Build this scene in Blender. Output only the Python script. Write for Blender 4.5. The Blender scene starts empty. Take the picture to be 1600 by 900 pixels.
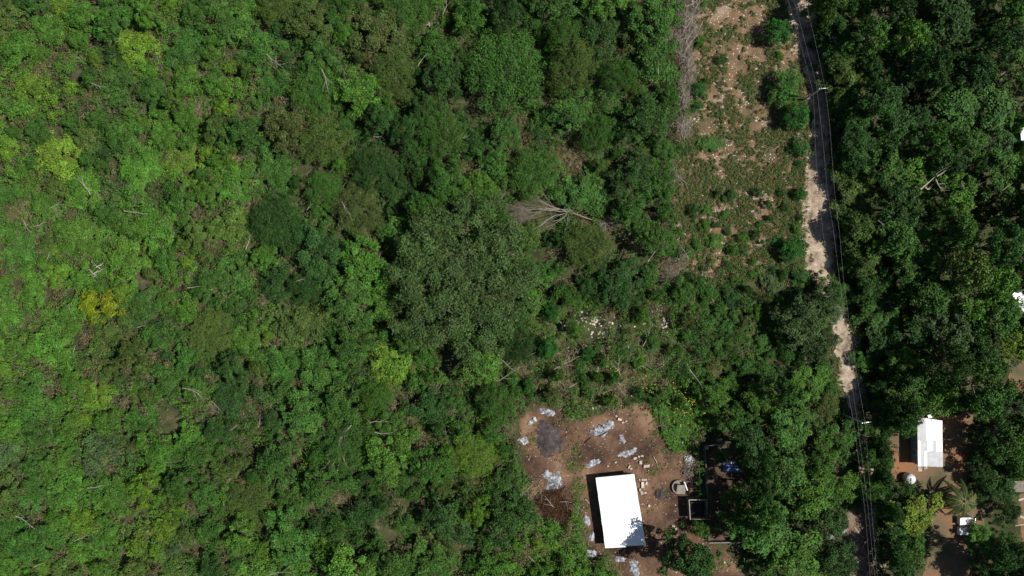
import bpy, bmesh, math, random
import numpy as np
from mathutils import Vector, Matrix

# ------------------------------------------------------------------ camera, sky, sun, exposure
scene = bpy.context.scene
COL = scene.collection
CAM_H = 150.0
HFOV = math.radians(73.0)
TAN = math.tan(HFOV / 2)

cam_data = bpy.data.cameras.new('drone_camera')
cam_data.sensor_width = 36.0
cam_data.angle = HFOV
cam_data.clip_start = 0.5
cam_data.clip_end = 5000
cam = bpy.data.objects.new('drone_camera', cam_data)
cam.location = (0, 0, CAM_H)
cam.rotation_euler = (0, 0, 0)
COL.objects.link(cam)
scene.camera = cam

SUN_EL = math.radians(51)
SUN_AZ_VEC = Vector((1.0, -0.05, 0)).normalized()      # horizontal direction towards the sun
sun_data = bpy.data.lights.new('sun', 'SUN')
sun_data.energy = 5.0
sun_data.angle = math.radians(0.5)
sun_data.color = (1.0, 0.955, 0.88)
sun = bpy.data.objects.new('sun', sun_data)
to_sun = Vector((SUN_AZ_VEC.x * math.cos(SUN_EL), SUN_AZ_VEC.y * math.cos(SUN_EL), math.sin(SUN_EL)))
sun.rotation_euler = to_sun.to_track_quat('Z', 'Y').to_euler()
sun.location = to_sun * 400
COL.objects.link(sun)

world = bpy.data.worlds.new('World')
scene.world = world
world.use_nodes = True
wn = world.node_tree
sky = wn.nodes.new('ShaderNodeTexSky')
sky.sky_type = 'NISHITA'
sky.sun_disc = False
sky.sun_elevation = SUN_EL
sky.sun_rotation = math.atan2(SUN_AZ_VEC.x, SUN_AZ_VEC.y)
bg = wn.nodes['Background']
bg.inputs['Strength'].default_value = 0.05
wn.links.new(sky.outputs['Color'], bg.inputs['Color'])

scene.view_settings.view_transform = 'Standard'
scene.view_settings.look = 'None'
scene.view_settings.exposure = 0.22
scene.view_settings.gamma = 1.0

random.seed(7)
RNG = np.random.default_rng(11)
PXM = 2 * CAM_H * TAN / 1600.0          # metres per photo pixel on the ground


def g(px, py, z=0.0):
    """point of the place seen at this photo position, at height z"""
    k = TAN * (CAM_H - z) / 800.0
    return ((px - 800) * k, -(py - 450) * k, z)


# ------------------------------------------------------------------ small tools
def node_mat(name, rough=0.8, spec=0.3):
    m = bpy.data.materials.new(name)
    m.use_nodes = True
    nt = m.node_tree
    b = nt.nodes['Principled BSDF']
    b.inputs['Roughness'].default_value = rough
    b.inputs['Specular IOR Level'].default_value = spec
    return m, nt, b


def noise_node(nt, scale, detail=6, rough=0.6, vec=None):
    n = nt.nodes.new('ShaderNodeTexNoise')
    n.inputs['Scale'].default_value = scale
    n.inputs['Detail'].default_value = detail
    n.inputs['Roughness'].default_value = rough
    if vec is not None:
        nt.links.new(vec, n.inputs['Vector'])
    return n


def ramp_node(nt, fac, stops):
    r = nt.nodes.new('ShaderNodeValToRGB')
    el = r.color_ramp.elements
    while len(el) < len(stops):
        el.new(0.5)
    for e, (p, c) in zip(el, stops):
        e.position = p
        e.color = (*c, 1)
    nt.links.new(fac, r.inputs['Fac'])
    return r


def mix_node(nt, fac, a, b, mode='MIX'):
    m = nt.nodes.new('ShaderNodeMix')
    m.data_type = 'RGBA'
    m.blend_type = mode
    for sock, v in ((m.inputs['Factor'], fac), (m.inputs['A'], a), (m.inputs['B'], b)):
        if hasattr(v, 'is_output'):
            nt.links.new(v, sock)
        elif isinstance(v, tuple):
            sock.default_value = (*v, 1) if len(v) == 3 else v
        else:
            sock.default_value = v
    return m.outputs['Result']


def bump(nt, bsdf, height, dist=0.1, strength=0.6):
    b = nt.nodes.new('ShaderNodeBump')
    b.inputs['Distance'].default_value = dist
    b.inputs['Strength'].default_value = strength
    nt.links.new(height, b.inputs['Height'])
    nt.links.new(b.outputs['Normal'], bsdf.inputs['Normal'])


def pos_vec(nt):
    return nt.nodes.new('ShaderNodeNewGeometry').outputs['Position']


def obj_vec(nt):
    return nt.nodes.new('ShaderNodeTexCoord').outputs['Object']


def soil_mat(name, stops, fine=(0.75, 1.25), scale=0.25, bumpd=0.12, speck=None):
    """patchy soil: large patches through a colour ramp, fine grain, optional pale specks"""
    m, nt, b = node_mat(name, 0.95, 0.15)
    p = pos_vec(nt)
    n1 = noise_node(nt, scale, 8, 0.65, p)
    c = ramp_node(nt, n1.outputs['Fac'], stops).outputs['Color']
    n2 = noise_node(nt, 3.5, 5, 0.7, p)
    r2 = ramp_node(nt, n2.outputs['Fac'], [(0.25, (fine[0],) * 3), (0.75, (fine[1],) * 3)])
    c = mix_node(nt, 1.0, c, r2.outputs['Color'], 'MULTIPLY')
    if speck:
        v = nt.nodes.new('ShaderNodeTexVoronoi')
        v.inputs['Scale'].default_value = speck[1]
        nt.links.new(p, v.inputs['Vector'])
        n3 = noise_node(nt, 0.5, 4, 0.6, p)
        r = ramp_node(nt, v.outputs['Distance'], [(0.10, (1, 1, 1)), (0.28, (0, 0, 0))])
        r3 = ramp_node(nt, n3.outputs['Fac'], [(0.45, (0, 0, 0)), (0.62, (1, 1, 1))])
        f = mix_node(nt, 1.0, r.outputs['Color'], r3.outputs['Color'], 'MULTIPLY')
        c = mix_node(nt, f, c, speck[0])
    nt.links.new(c, b.inputs['Base Color'])
    bump(nt, b, n2.outputs['Fac'], bumpd, 0.8)
    return m


def plain_mat(name, col, var=0.25, scale=1.5, rough=0.85, spec=0.3, metallic=0.0, bumpd=0.0, world=False):
    m, nt, b = node_mat(name, rough, spec)
    v = pos_vec(nt) if world else obj_vec(nt)
    n = noise_node(nt, scale, 6, 0.65, v)
    lo = tuple(x * (1 - var) for x in col)
    hi = tuple(min(1, x * (1 + var)) for x in col)
    c = ramp_node(nt, n.outputs['Fac'], [(0.3, lo), (0.7, hi)]).outputs['Color']
    nt.links.new(c, b.inputs['Base Color'])
    b.inputs['Metallic'].default_value = metallic
    if bumpd:
        bump(nt, b, n.outputs['Fac'], bumpd)
    return m


# foliage: the crown's own colour (set per object) times the tone of each clump and leaf
def make_leaf_mat():
    m, nt, b = node_mat('leaves', 0.62, 0.22)
    oi = nt.nodes.new('ShaderNodeObjectInfo')
    at = nt.nodes.new('ShaderNodeAttribute')
    at.attribute_name = 'tone'
    c = mix_node(nt, 1.0, oi.outputs['Color'], at.outputs['Color'], 'MULTIPLY')
    nt.links.new(c, b.inputs['Base Color'])
    tr = nt.nodes.new('ShaderNodeBsdfTranslucent')
    tc = mix_node(nt, 1.0, c, (1.15, 1.1, 0.5), 'MULTIPLY')
    nt.links.new(tc, tr.inputs['Color'])
    ms = nt.nodes.new('ShaderNodeMixShader')
    ms.inputs['Fac'].default_value = 0.10
    nt.links.new(b.outputs['BSDF'], ms.inputs[1])
    nt.links.new(tr.outputs['BSDF'], ms.inputs[2])
    nt.links.new(ms.outputs['Shader'], nt.nodes['Material Output'].inputs['Surface'])
    return m


MAT = {}
MAT['leaf'] = make_leaf_mat()
MAT['bark'] = plain_mat('bark', (0.16, 0.135, 0.11), 0.35, 3.0, 0.9, 0.1)
MAT['dead'] = plain_mat('bleached_deadwood', (0.32, 0.285, 0.24), 0.35, 2.0, 0.85, 0.15)
MAT['twig'] = plain_mat('grey_brushwood', (0.25, 0.215, 0.175), 0.45, 1.2, 0.9, 0.1)
MAT['straw'] = plain_mat('dry_straw', (0.34, 0.28, 0.17), 0.4, 1.2, 0.9, 0.1)
MAT['brownbrush'] = plain_mat('rotting_brown_brush', (0.105, 0.058, 0.034), 0.5, 1.0, 0.95, 0.1)
MAT['stone'] = plain_mat('limestone', (0.52, 0.46, 0.40), 0.4, 0.9, 0.9, 0.2, world=True)
MAT['ash'] = soil_mat('pale_ash', [(0.38, (0.11, 0.11, 0.12)), (0.49, (0.27, 0.28, 0.31)), (0.62, (0.50, 0.51, 0.54))], (0.5, 1.4), 1.3, 0.2)
MAT['char'] = soil_mat('charcoal_waste', [(0.35, (0.030, 0.026, 0.026)), (0.52, (0.058, 0.050, 0.049)), (0.68, (0.10, 0.085, 0.08))], (0.5, 1.7), 0.7, 0.2)
MAT['concrete'] = plain_mat('weathered_concrete', (0.22, 0.20, 0.175), 0.35, 1.2, 0.92, 0.2, bumpd=0.02, world=True)
MAT['old_wall'] = plain_mat('dark_grey_wall', (0.115, 0.108, 0.095), 0.5, 0.9, 0.95, 0.15, bumpd=0.02, world=True)  # dark grey, uneven in tone at random
MAT['pale_concrete'] = plain_mat('pale_concrete', (0.40, 0.35, 0.29), 0.3, 1.6, 0.9, 0.2, world=True)
MAT['white_sheet'] = plain_mat('white_roof_sheet', (0.86, 0.88, 0.88), 0.03, 0.6, 0.45, 0.3)
MAT['grey_sheet'] = plain_mat('weathered_roof_sheet', (0.50, 0.52, 0.53), 0.16, 0.9, 0.5, 0.3)
MAT['wash_wall'] = plain_mat('blue_grey_wall', (0.24, 0.26, 0.30), 0.2, 1.0, 0.9, 0.2)
MAT['plank'] = plain_mat('grey_plank', (0.20, 0.175, 0.15), 0.35, 2.0, 0.9, 0.15)
MAT['white_paint'] = plain_mat('white_paint', (0.80, 0.80, 0.80), 0.08, 1.5, 0.5, 0.4)
MAT['tank'] = plain_mat('white_plastic', (0.58, 0.60, 0.62), 0.08, 1.0, 0.35, 0.5)
MAT['dark'] = plain_mat('inner_shade', (0.03, 0.03, 0.03), 0.3, 1.0, 0.9, 0.1)
MAT['blue'] = plain_mat('faded_blue_tarp', (0.09, 0.15, 0.30), 0.35, 1.0, 0.6, 0.3)
MAT['teal'] = plain_mat('teal_paint', (0.08, 0.28, 0.30), 0.2, 1.0, 0.6, 0.3)
MAT['pole'] = plain_mat('pole_concrete', (0.42, 0.42, 0.42), 0.15, 1.0, 0.85, 0.2)
MAT['steel'] = plain_mat('galvanised_steel', (0.55, 0.56, 0.57), 0.1, 2.0, 0.4, 0.5, 0.6)
MAT['wire'] = plain_mat('aluminium_wire', (0.24, 0.24, 0.25), 0.05, 2.0, 0.5, 0.5)
MAT['window'] = plain_mat('window_glass', (0.10, 0.11, 0.12), 0.1, 2.0, 0.15, 0.6)
MAT['frond_rib'] = plain_mat('frond_rib', (0.20, 0.20, 0.07), 0.2, 2.0, 0.6, 0.3)


def link(o, parent=None):
    COL.objects.link(o)
    if parent is not None:
        o.parent = parent
    return o


def tag(o, label=None, cat=None, group=None, kind=None):
    if label:
        o['label'] = label
    if cat:
        o['category'] = cat
    if group:
        o['group'] = group
    if kind:
        o['kind'] = kind
    return o


def empty(name, loc, label, cat, group=None, rz=0.0):
    o = bpy.data.objects.new(name, None)
    o.empty_display_size = 0.5
    o.location = loc
    o.rotation_euler = (0, 0, rz)
    link(o)
    return tag(o, label, cat, group)


def mesh_np(name, V, F, mat=None, tone=None, smooth=False):
    """mesh from numpy vertices and an (n,4) or (n,3) face array; tone = colour per vertex"""
    V = np.asarray(V, dtype=np.float32)
    F = np.asarray(F, dtype=np.int32)
    k = F.shape[1]
    me = bpy.data.meshes.new(name)
    me.vertices.add(len(V))
    me.vertices.foreach_set('co', V.ravel())
    me.loops.add(F.size)
    me.loops.foreach_set('vertex_index', F.ravel())
    me.polygons.add(len(F))
    me.polygons.foreach_set('loop_start', np.arange(0, F.size, k, dtype=np.int32))
    if smooth:
        me.polygons.foreach_set('use_smooth', np.ones(len(F), dtype=bool))
    if tone is not None:
        a = me.color_attributes.new('tone', 'FLOAT_COLOR', 'POINT')
        t = np.ones((len(V), 4), dtype=np.float32)
        t[:, :3] = tone
        a.data.foreach_set('color', t.ravel())
    if mat is not None:
        me.materials.append(mat)
    me.update(calc_edges=True)
    return me


class MB:
    """collects simple solids into one mesh"""

    def __init__(self):
        self.v, self.f = [], []

    def add(self, vs, fs):
        n = len(self.v)
        self.v += [tuple(p) for p in vs]
        self.f += [tuple(i + n for i in f) for f in fs]

    def hexa(self, p):
        self.add(p, [(3, 2, 1, 0), (4, 5, 6, 7), (0, 1, 5, 4), (1, 2, 6, 5), (2, 3, 7, 6), (3, 0, 4, 7)])

    def box(self, c, s, rz=0.0):
        x, y, z = s[0] / 2, s[1] / 2, s[2] / 2
        ca, sa = math.cos(rz), math.sin(rz)
        pts = []
        for zz in (-z, z):
            for xx, yy in ((-x, -y), (x, -y), (x, y), (-x, y)):
                pts.append((c[0] + xx * ca - yy * sa, c[1] + xx * sa + yy * ca, c[2] + zz))
        self.hexa(pts)

    def tube(self, pts, rad, seg=6, cap=True):
        pts = [Vector(p) for p in pts]
        rings = []
        n0 = len(self.v)
        for i, p in enumerate(pts):
            d = (pts[min(i + 1, len(pts) - 1)] - pts[max(i - 1, 0)])
            if d.length < 1e-6:
                d = Vector((0, 0, 1))
            d.normalize()
            a = Vector((0, 0, 1)) if abs(d.z) < 0.9 else Vector((1, 0, 0))
            u = d.cross(a).normalized()
            w = d.cross(u)
            r = rad[i] if hasattr(rad, '__len__') else rad
            rings.append([p + (u * math.cos(2 * math.pi * k / seg) + w * math.sin(2 * math.pi * k / seg)) * r for k in range(seg)])
        for ring in rings:
            self.v += [tuple(q) for q in ring]
        for i in range(len(rings) - 1):
            for k in range(seg):
                a = n0 + i * seg + k
                b = n0 + i * seg + (k + 1) % seg
                self.f.append((a, b, b + seg, a + seg))
        if cap:
            self.f.append(tuple(n0 + k for k in range(seg))[::-1])
            m = n0 + (len(rings) - 1) * seg
            self.f.append(tuple(m + k for k in range(seg)))

    def lathe(self, prof, seg=20, c=(0, 0, 0)):
        n0 = len(self.v)
        for r, z in prof:
            for k in range(seg):
                t = 2 * math.pi * k / seg
                self.v.append((c[0] + r * math.cos(t), c[1] + r * math.sin(t), c[2] + z))
        for i in range(len(prof) - 1):
            for k in range(seg):
                a = n0 + i * seg + k
                b = n0 + i * seg + (k + 1) % seg
                self.f.append((a, b, b + seg, a + seg))

    def mesh(self, name, mat):
        me = bpy.data.meshes.new(name)
        me.from_pydata(self.v, [], self.f)
        me.materials.append(mat)
        me.update()
        return me

    def build(self, name, mat, parent=None, smooth=False):
        me = self.mesh(name, mat)
        if smooth:
            me.polygons.foreach_set('use_smooth', [True] * len(me.polygons))
        return link(bpy.data.objects.new(name, me), parent)


# ---- value noise on the plane
_LAT = np.random.default_rng(5).random((256, 256))


def vnoise(x, y):
    x = np.asarray(x, float)
    y = np.asarray(y, float)
    xi = np.floor(x).astype(int)
    yi = np.floor(y).astype(int)
    fx, fy = x - xi, y - yi
    fx = fx * fx * (3 - 2 * fx)
    fy = fy * fy * (3 - 2 * fy)
    a = _LAT[xi & 255, yi & 255]
    b = _LAT[(xi + 1) & 255, yi & 255]
    c = _LAT[xi & 255, (yi + 1) & 255]
    d = _LAT[(xi + 1) & 255, (yi + 1) & 255]
    return (a * (1 - fx) + b * fx) * (1 - fy) + (c * (1 - fx) + d * fx) * fy


def fbm(x, y, o=4):
    s, a, t = 0.0, 0.5, 0.0
    for i in range(o):
        s = s + a * vnoise(np.asarray(x) * 2 ** i + 17.3 * i, np.asarray(y) * 2 ** i + 9.1 * i)
        t += a
        a *= 0.5
    return s / t


def inside(px, py, poly):
    px = np.asarray(px, float)
    py = np.asarray(py, float)
    r = np.zeros(px.shape, bool)
    n = len(poly)
    for i in range(n):
        x0, y0 = poly[i]
        x1, y1 = poly[(i + 1) % n]
        if y0 == y1:
            continue
        c = ((y0 > py) != (y1 > py)) & (px < (x1 - x0) * (py - y0) / (y1 - y0) + x0)
        r ^= c
    return r


def edge_dist(px, py, poly):
    px = np.asarray(px, float)
    py = np.asarray(py, float)
    d = np.full(px.shape, 1e9)
    n = len(poly)
    for i in range(n):
        x0, y0 = poly[i]
        x1, y1 = poly[(i + 1) % n]
        dx, dy = x1 - x0, y1 - y0
        t = np.clip(((px - x0) * dx + (py - y0) * dy) / (dx * dx + dy * dy + 1e-9), 0, 1)
        d = np.minimum(d, np.hypot(px - x0 - t * dx, py - y0 - t * dy))
    return d


def contour(name, X, Y, d, zfun, mat):
    """mesh of the area where the field d on the grid X,Y (photo positions) is positive"""
    ny, nx = d.shape
    vs, fs, key = [], [], {}

    def vert(k, px, py, dv):
        if k not in key:
            key[k] = len(vs)
            vs.append(g(px, py, zfun(px, py, dv)))
        return key[k]
    for j in range(ny - 1):
        for i in range(nx - 1):
            cs = ((i, j), (i, j + 1), (i + 1, j + 1), (i + 1, j))
            dv = [d[b, a] for a, b in cs]
            if max(dv) <= 0:
                continue
            loop = []
            for q in range(4):
                (a, b), (c, e) = cs[q], cs[(q + 1) % 4]
                va, vb = dv[q], dv[(q + 1) % 4]
                if va > 0:
                    loop.append(vert((a, b), X[b, a], Y[b, a], va))
                if (va > 0) != (vb > 0):
                    t = va / (va - vb)
                    k = ((a, b), (c, e)) if (a, b) < (c, e) else ((c, e), (a, b))
                    loop.append(vert(k, X[b, a] + (X[e, c] - X[b, a]) * t, Y[b, a] + (Y[e, c] - Y[b, a]) * t, 0.0))
            if len(loop) >= 3:
                fs.append(tuple(loop))
    me = bpy.data.meshes.new(name)
    me.from_pydata(vs, [], fs)
    me.materials.append(mat)
    me.update()
    return me


def sheet(name, poly, z, mat, amp=6.0, seed=0, cell=2.6):
    """ground patch with a ragged natural outline: contour of (distance to the outline + noise) on a fine grid"""
    P = np.array(poly, float)
    x0, y0 = P.min(0) - amp * 2
    x1, y1 = P.max(0) + amp * 2
    nx, ny = int((x1 - x0) / cell) + 2, int((y1 - y0) / cell) + 2
    X, Y = np.meshgrid(x0 + np.arange(nx) * cell, y0 + np.arange(ny) * cell)
    d = edge_dist(X, Y, poly) * np.where(inside(X, Y, poly), 1, -1)
    d = d + (fbm(X / 16 + seed * 7.7, Y / 16, 4) - .5) * 3.6 * amp + (fbm(X / 4, Y / 4 + seed * 3.3, 2) - .5) * amp * .9
    o = link(bpy.data.objects.new(name, contour(name, X, Y, d, lambda px, py, dv: z, mat)))
    o['kind'] = 'structure'
    return o


# ------------------------------------------------------------------ where things lie in the photograph
STRIP = [(1078, -30), (1225, -30), (1236, 60), (1256, 120), (1264, 200), (1260, 260), (1252, 330), (1242, 380), (1215, 425),
         (1150, 445), (1090, 435), (1062, 400), (1052, 330), (1058, 250), (1075, 210), (1082, 100)]
TRACK = [(1210, -40), (1262, -40), (1285, 60), (1298, 150), (1305, 250), (1308, 350), (1312, 430), (1335, 520), (1346, 600),
         (1358, 680), (1374, 800), (1382, 940), (1346, 940), (1348, 800), (1340, 690), (1310, 600), (1300, 500), (1262, 420),
         (1254, 350), (1258, 260), (1270, 190), (1254, 120), (1238, 60)]
YARD = [(812, 655), (838, 630), (880, 640), (900, 660), (960, 640), (1010, 632), (1040, 690), (1075, 688), (1086, 700), (1092, 800),
        (1112, 850), (1155, 880), (1160, 940), (985, 940), (962, 885), (925, 870), (905, 810), (900, 770), (895, 800), (870, 815),
        (835, 805), (826, 760), (812, 705)]
YARD2 = [(1394, 655), (1430, 640), (1480, 650), (1520, 640), (1532, 680), (1512, 720), (1506, 770), (1545, 795), (1535, 835),
         (1522, 860), (1512, 940), (1436, 940), (1448, 860), (1462, 800), (1440, 756), (1394, 748)]
BARE_EAST = [(1572, 590), (1600, 560), (1650, 560), (1650, 612), (1590, 612)]
BARE_SE = [(1592, 775), (1650, 765), (1650, 850), (1594, 850)]
DEBRIS = [(1318, 800), (1345, 790), (1362, 830), (1364, 905), (1362, 940), (1322, 940), (1328, 870)]
RUIN = [(1086, 690), (1165, 690), (1170, 850), (1108, 850)]
OPEN = [STRIP, TRACK, YARD, YARD2, BARE_EAST, BARE_SE, DEBRIS]

# brown or dark openings in the scrub (x, y, r)
GAPS = [(718, 68, 12), (672, 50, 10), (800, 185, 14), (820, 190, 12), (800, 183, 20), (890, 240, 26), (905, 255, 22), (650, 95, 12),
        (842, 75, 9), (960, 75, 8), (838, 90, 8), (700, 565, 26), (898, 425, 18), (735, 850, 16), (615, 835, 18), (640, 790, 12),
        (610, 770, 10), (530, 780, 16), (20, 330, 18), (65, 300, 10), (555, 660, 14), (480, 690, 8), (960, 505, 12), (1040, 505, 14),
        (930, 510, 12), (780, 560, 14), (820, 580, 14), (905, 625, 10), (240, 625, 7), (270, 650, 6), (265, 680, 14), (205, 810, 10),
        (145, 790, 8), (375, 240, 10), (310, 165, 10), (25, 440, 8), (400, 320, 12), (870, 330, 16), (850, 400, 14), (960, 380, 20),
        (1000, 400, 14), (820, 400, 12), (140, 150, 12), (60, 105, 8), (260, 105, 9), (540, 110, 14), (570, 175, 10), (475, 265, 12),
        (735, 260, 14), (340, 645, 10), (370, 705, 10), (400, 715, 14), (750, 750, 9), (700, 670, 8), (850, 135, 8), (1080, 545, 8),
        (938, 513, 10), (1040, 507, 10), (912, 500, 7), (1030, 482, 6), (722, 148, 15), (738, 170, 15), (765, 186, 13), (852, 150, 12), (860, 165, 12), (880, 505, 10), (850, 336, 34), (812, 334, 18), (920, 340, 16), (955, 348, 16), (1072, 10, 18), (1074, 38, 18), (1070, 66, 20), (1048, 60, 12),
        (1070, 95, 16), (1072, 120, 14), (1070, 150, 14), (1067, 195, 12), (1052, 418, 18), (1060, 662, 34), (1035, 650, 16)]

PALETTE = {
    'yellow': (0.175, 0.225, 0.012),
    'yellow-green': (0.104, 0.196, 0.020),
    'bright green': (0.070, 0.166, 0.021),
    'mid green': (0.050, 0.127, 0.020),
    'olive': (0.073, 0.123, 0.024),
    'dark green': (0.031, 0.082, 0.016),
    'grey-green': (0.059, 0.112, 0.034),
    'brownish': (0.073, 0.106, 0.027),
    'emerald': (0.033, 0.128, 0.021),
}


def tint(name, rng, var=0.12):
    c = np.array(PALETTE[name])
    c = c * (1 + rng.uniform(-var, var)) * (1 + rng.uniform(-0.06, 0.06, 3))
    return (*[float(x) for x in c], 1.0)


GREEN = [(800, 720), (905, 790), (965, 905), (780, 905), (800, 800)]
GREEN2 = [(1010, 600), (1120, 600), (1110, 700), (1030, 690)]


def weights_at(px, py):
    if inside(px, py, GREEN) or inside(px, py, GREEN2):
        return {'bright green': .7, 'mid green': .2, 'yellow-green': .1}
    if px > 1290:
        return {'mid green': .30, 'dark green': .60, 'bright green': .03, 'grey-green': .04, 'olive': .03}  # darker mix also carries the shade on the tree sides in view
    if px > 1060:
        return {'mid green': .5, 'dark green': .22, 'bright green': .15, 'grey-green': .08, 'brownish': .05}
    if px < 230 and py > 300 and py < 760:
        return {'bright green': .58, 'mid green': .25, 'yellow-green': .07, 'olive': .06, 'grey-green': .04}
    if px < 420:
        return {'bright green': .38, 'mid green': .36, 'olive': .10, 'yellow-green': .05, 'dark green': .07, 'grey-green': .04}
    if py > 600 and px < 860:
        return {'bright green': .22, 'mid green': .50, 'olive': .08, 'dark green': .18, 'yellow-green': .02}
    if py < 300:
        return {'mid green': .45, 'dark green': .33, 'olive': .12, 'bright green': .06, 'brownish': .04}
    return {'mid green': .42, 'dark green': .20, 'bright green': .22, 'olive': .10, 'brownish': .06}


ORDER = ['dark green', 'emerald', 'grey-green', 'mid green', 'brownish', 'olive', 'bright green', 'yellow-green', 'yellow']


def pick(px, py, rng, mixr=.42):
    """colour name from the weights of the place; neighbours tend to share it"""
    w = weights_at(px, py)
    f = float(fbm(px / 62 + 3.3, py / 62 + 8.8, 3))
    u = .5 * (1 + math.erf((f - .5) / .115 / 1.414))
    u = min(.9999, (1 - mixr) * u + mixr * rng.random())
    u = min(.9999, max(0, .5 + (u - .5) * 1.25))
    t, tot = 0, sum(w.values())
    for k in ORDER:
        if k in w:
            t += w[k] / tot
            if u <= t:
                return k
    return k


# ------------------------------------------------------------------ the setting
litter = soil_mat('forest_litter', [(0.32, (0.030, 0.036, 0.016)), (0.48, (0.052, 0.060, 0.024)), (0.60, (0.085, 0.080, 0.042)), (0.72, (0.17, 0.145, 0.10))],
                  (0.55, 1.4), 0.22, 0.25)  # litter kept extra dark to paint in the deep shade of the gaps
strip_m = soil_mat('cleared_soil', [(0.36, (0.080, 0.072, 0.034)), (0.46, (0.128, 0.096, 0.052)), (0.54, (0.185, 0.118, 0.068)), (0.64, (0.28, 0.21, 0.15))],
                   (0.5, 1.5), 0.16, 0.2, ((0.55, 0.48, 0.42), 1.7))
track_m = soil_mat('track_marl', [(0.36, (0.13, 0.10, 0.065)), (0.48, (0.30, 0.235, 0.17)), (0.64, (0.50, 0.41, 0.32))], (0.55, 1.4), 0.42, 0.12,
                   ((0.62, 0.56, 0.48), 2.2))
yard_m = soil_mat('yard_soil', [(0.37, (0.052, 0.031, 0.022)), (0.46, (0.095, 0.056, 0.037)), (0.54, (0.150, 0.088, 0.056)), (0.64, (0.23, 0.145, 0.092))],
                  (0.65, 1.35), 0.13, 0.12, ((0.40, 0.35, 0.29), 1.9))
yard2_m = soil_mat('house_yard_soil', [(0.36, (0.085, 0.078, 0.040)), (0.46, (0.135, 0.105, 0.062)), (0.55, (0.19, 0.115, 0.066)), (0.66, (0.27, 0.125, 0.060))],
                   (0.7, 1.3), 0.10, 0.1)
debris_m = soil_mat('littered_soil', [(0.33, (0.10, 0.068, 0.050)), (0.5, (0.17, 0.115, 0.085)), (0.68, (0.28, 0.21, 0.16))], (0.5, 1.5), 0.35, 0.2)
sunk_m = soil_mat('dark_yard_soil', [(0.35, (0.055, 0.040, 0.028)), (0.55, (0.10, 0.07, 0.048)), (0.7, (0.15, 0.10, 0.07))], (0.6, 1.4), 0.3, 0.15)

S = 1500.0
gm = bpy.data.meshes.new('ground')
gm.from_pydata([(-S, -S, 0), (S, -S, 0), (S, S, 0), (-S, S, 0)], [], [(0, 1, 2, 3)])
gm.materials.append(litter)
gm.update()
tag(link(bpy.data.objects.new('ground', gm)), kind='structure')
sheet('cleared_strip', STRIP, 0.010, strip_m, 7, 1)
sheet('yard', YARD, 0.012, yard_m, 5, 2)
sheet('house_yard', YARD2, 0.014, yard2_m, 5, 3)
sheet('bare_ground', BARE_EAST, 0.016, yard2_m, 4, 4)
sheet('bare_ground', BARE_SE, 0.016, yard2_m, 4, 5)
sheet('littered_verge', DEBRIS, 0.022, debris_m, 5, 6)
sheet('dirt_track', TRACK, 0.018, track_m, 8, 7)
sheet('walled_yard', [(1104, 700), (1165, 697), (1172, 846), (1110, 846)], 0.024, sunk_m, 2, 8)

# ------------------------------------------------------------------ leaves
def leaves(P, N, L, W, tone, rng, fold=0.18):
    """leaf-shaped folded quads at P with normals N"""
    n = len(P)
    N = N / (np.linalg.norm(N, axis=1, keepdims=True) + 1e-9)
    R = rng.normal(size=(n, 3))
    T = R - N * np.sum(R * N, axis=1, keepdims=True)
    T /= np.linalg.norm(T, axis=1, keepdims=True) + 1e-9
    B = np.cross(N, T)
    L = np.broadcast_to(np.asarray(L, float), (n,))[:, None]
    W = np.broadcast_to(np.asarray(W, float), (n,))[:, None]
    drop = N * W * fold
    V = np.empty((n, 4, 3), np.float32)
    V[:, 0] = P - T * L * 0.5
    V[:, 1] = P + B * W * 0.5 + T * L * 0.06 - drop
    V[:, 2] = P + T * L * 0.5 - drop * 0.7
    V[:, 3] = P - B * W * 0.5 + T * L * 0.06 - drop
    F = np.arange(n * 4, dtype=np.int32).reshape(n, 4)
    return V.reshape(-1, 3), F, np.repeat(tone, 4, axis=0)


def hemi_dirs(n, rng, zmin=-0.25):
    z = rng.uniform(zmin, 1, n)
    a = rng.uniform(0, 2 * np.pi, n)
    s = np.sqrt(1 - z * z)
    return np.stack([s * np.cos(a), s * np.sin(a), z], 1)


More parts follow.
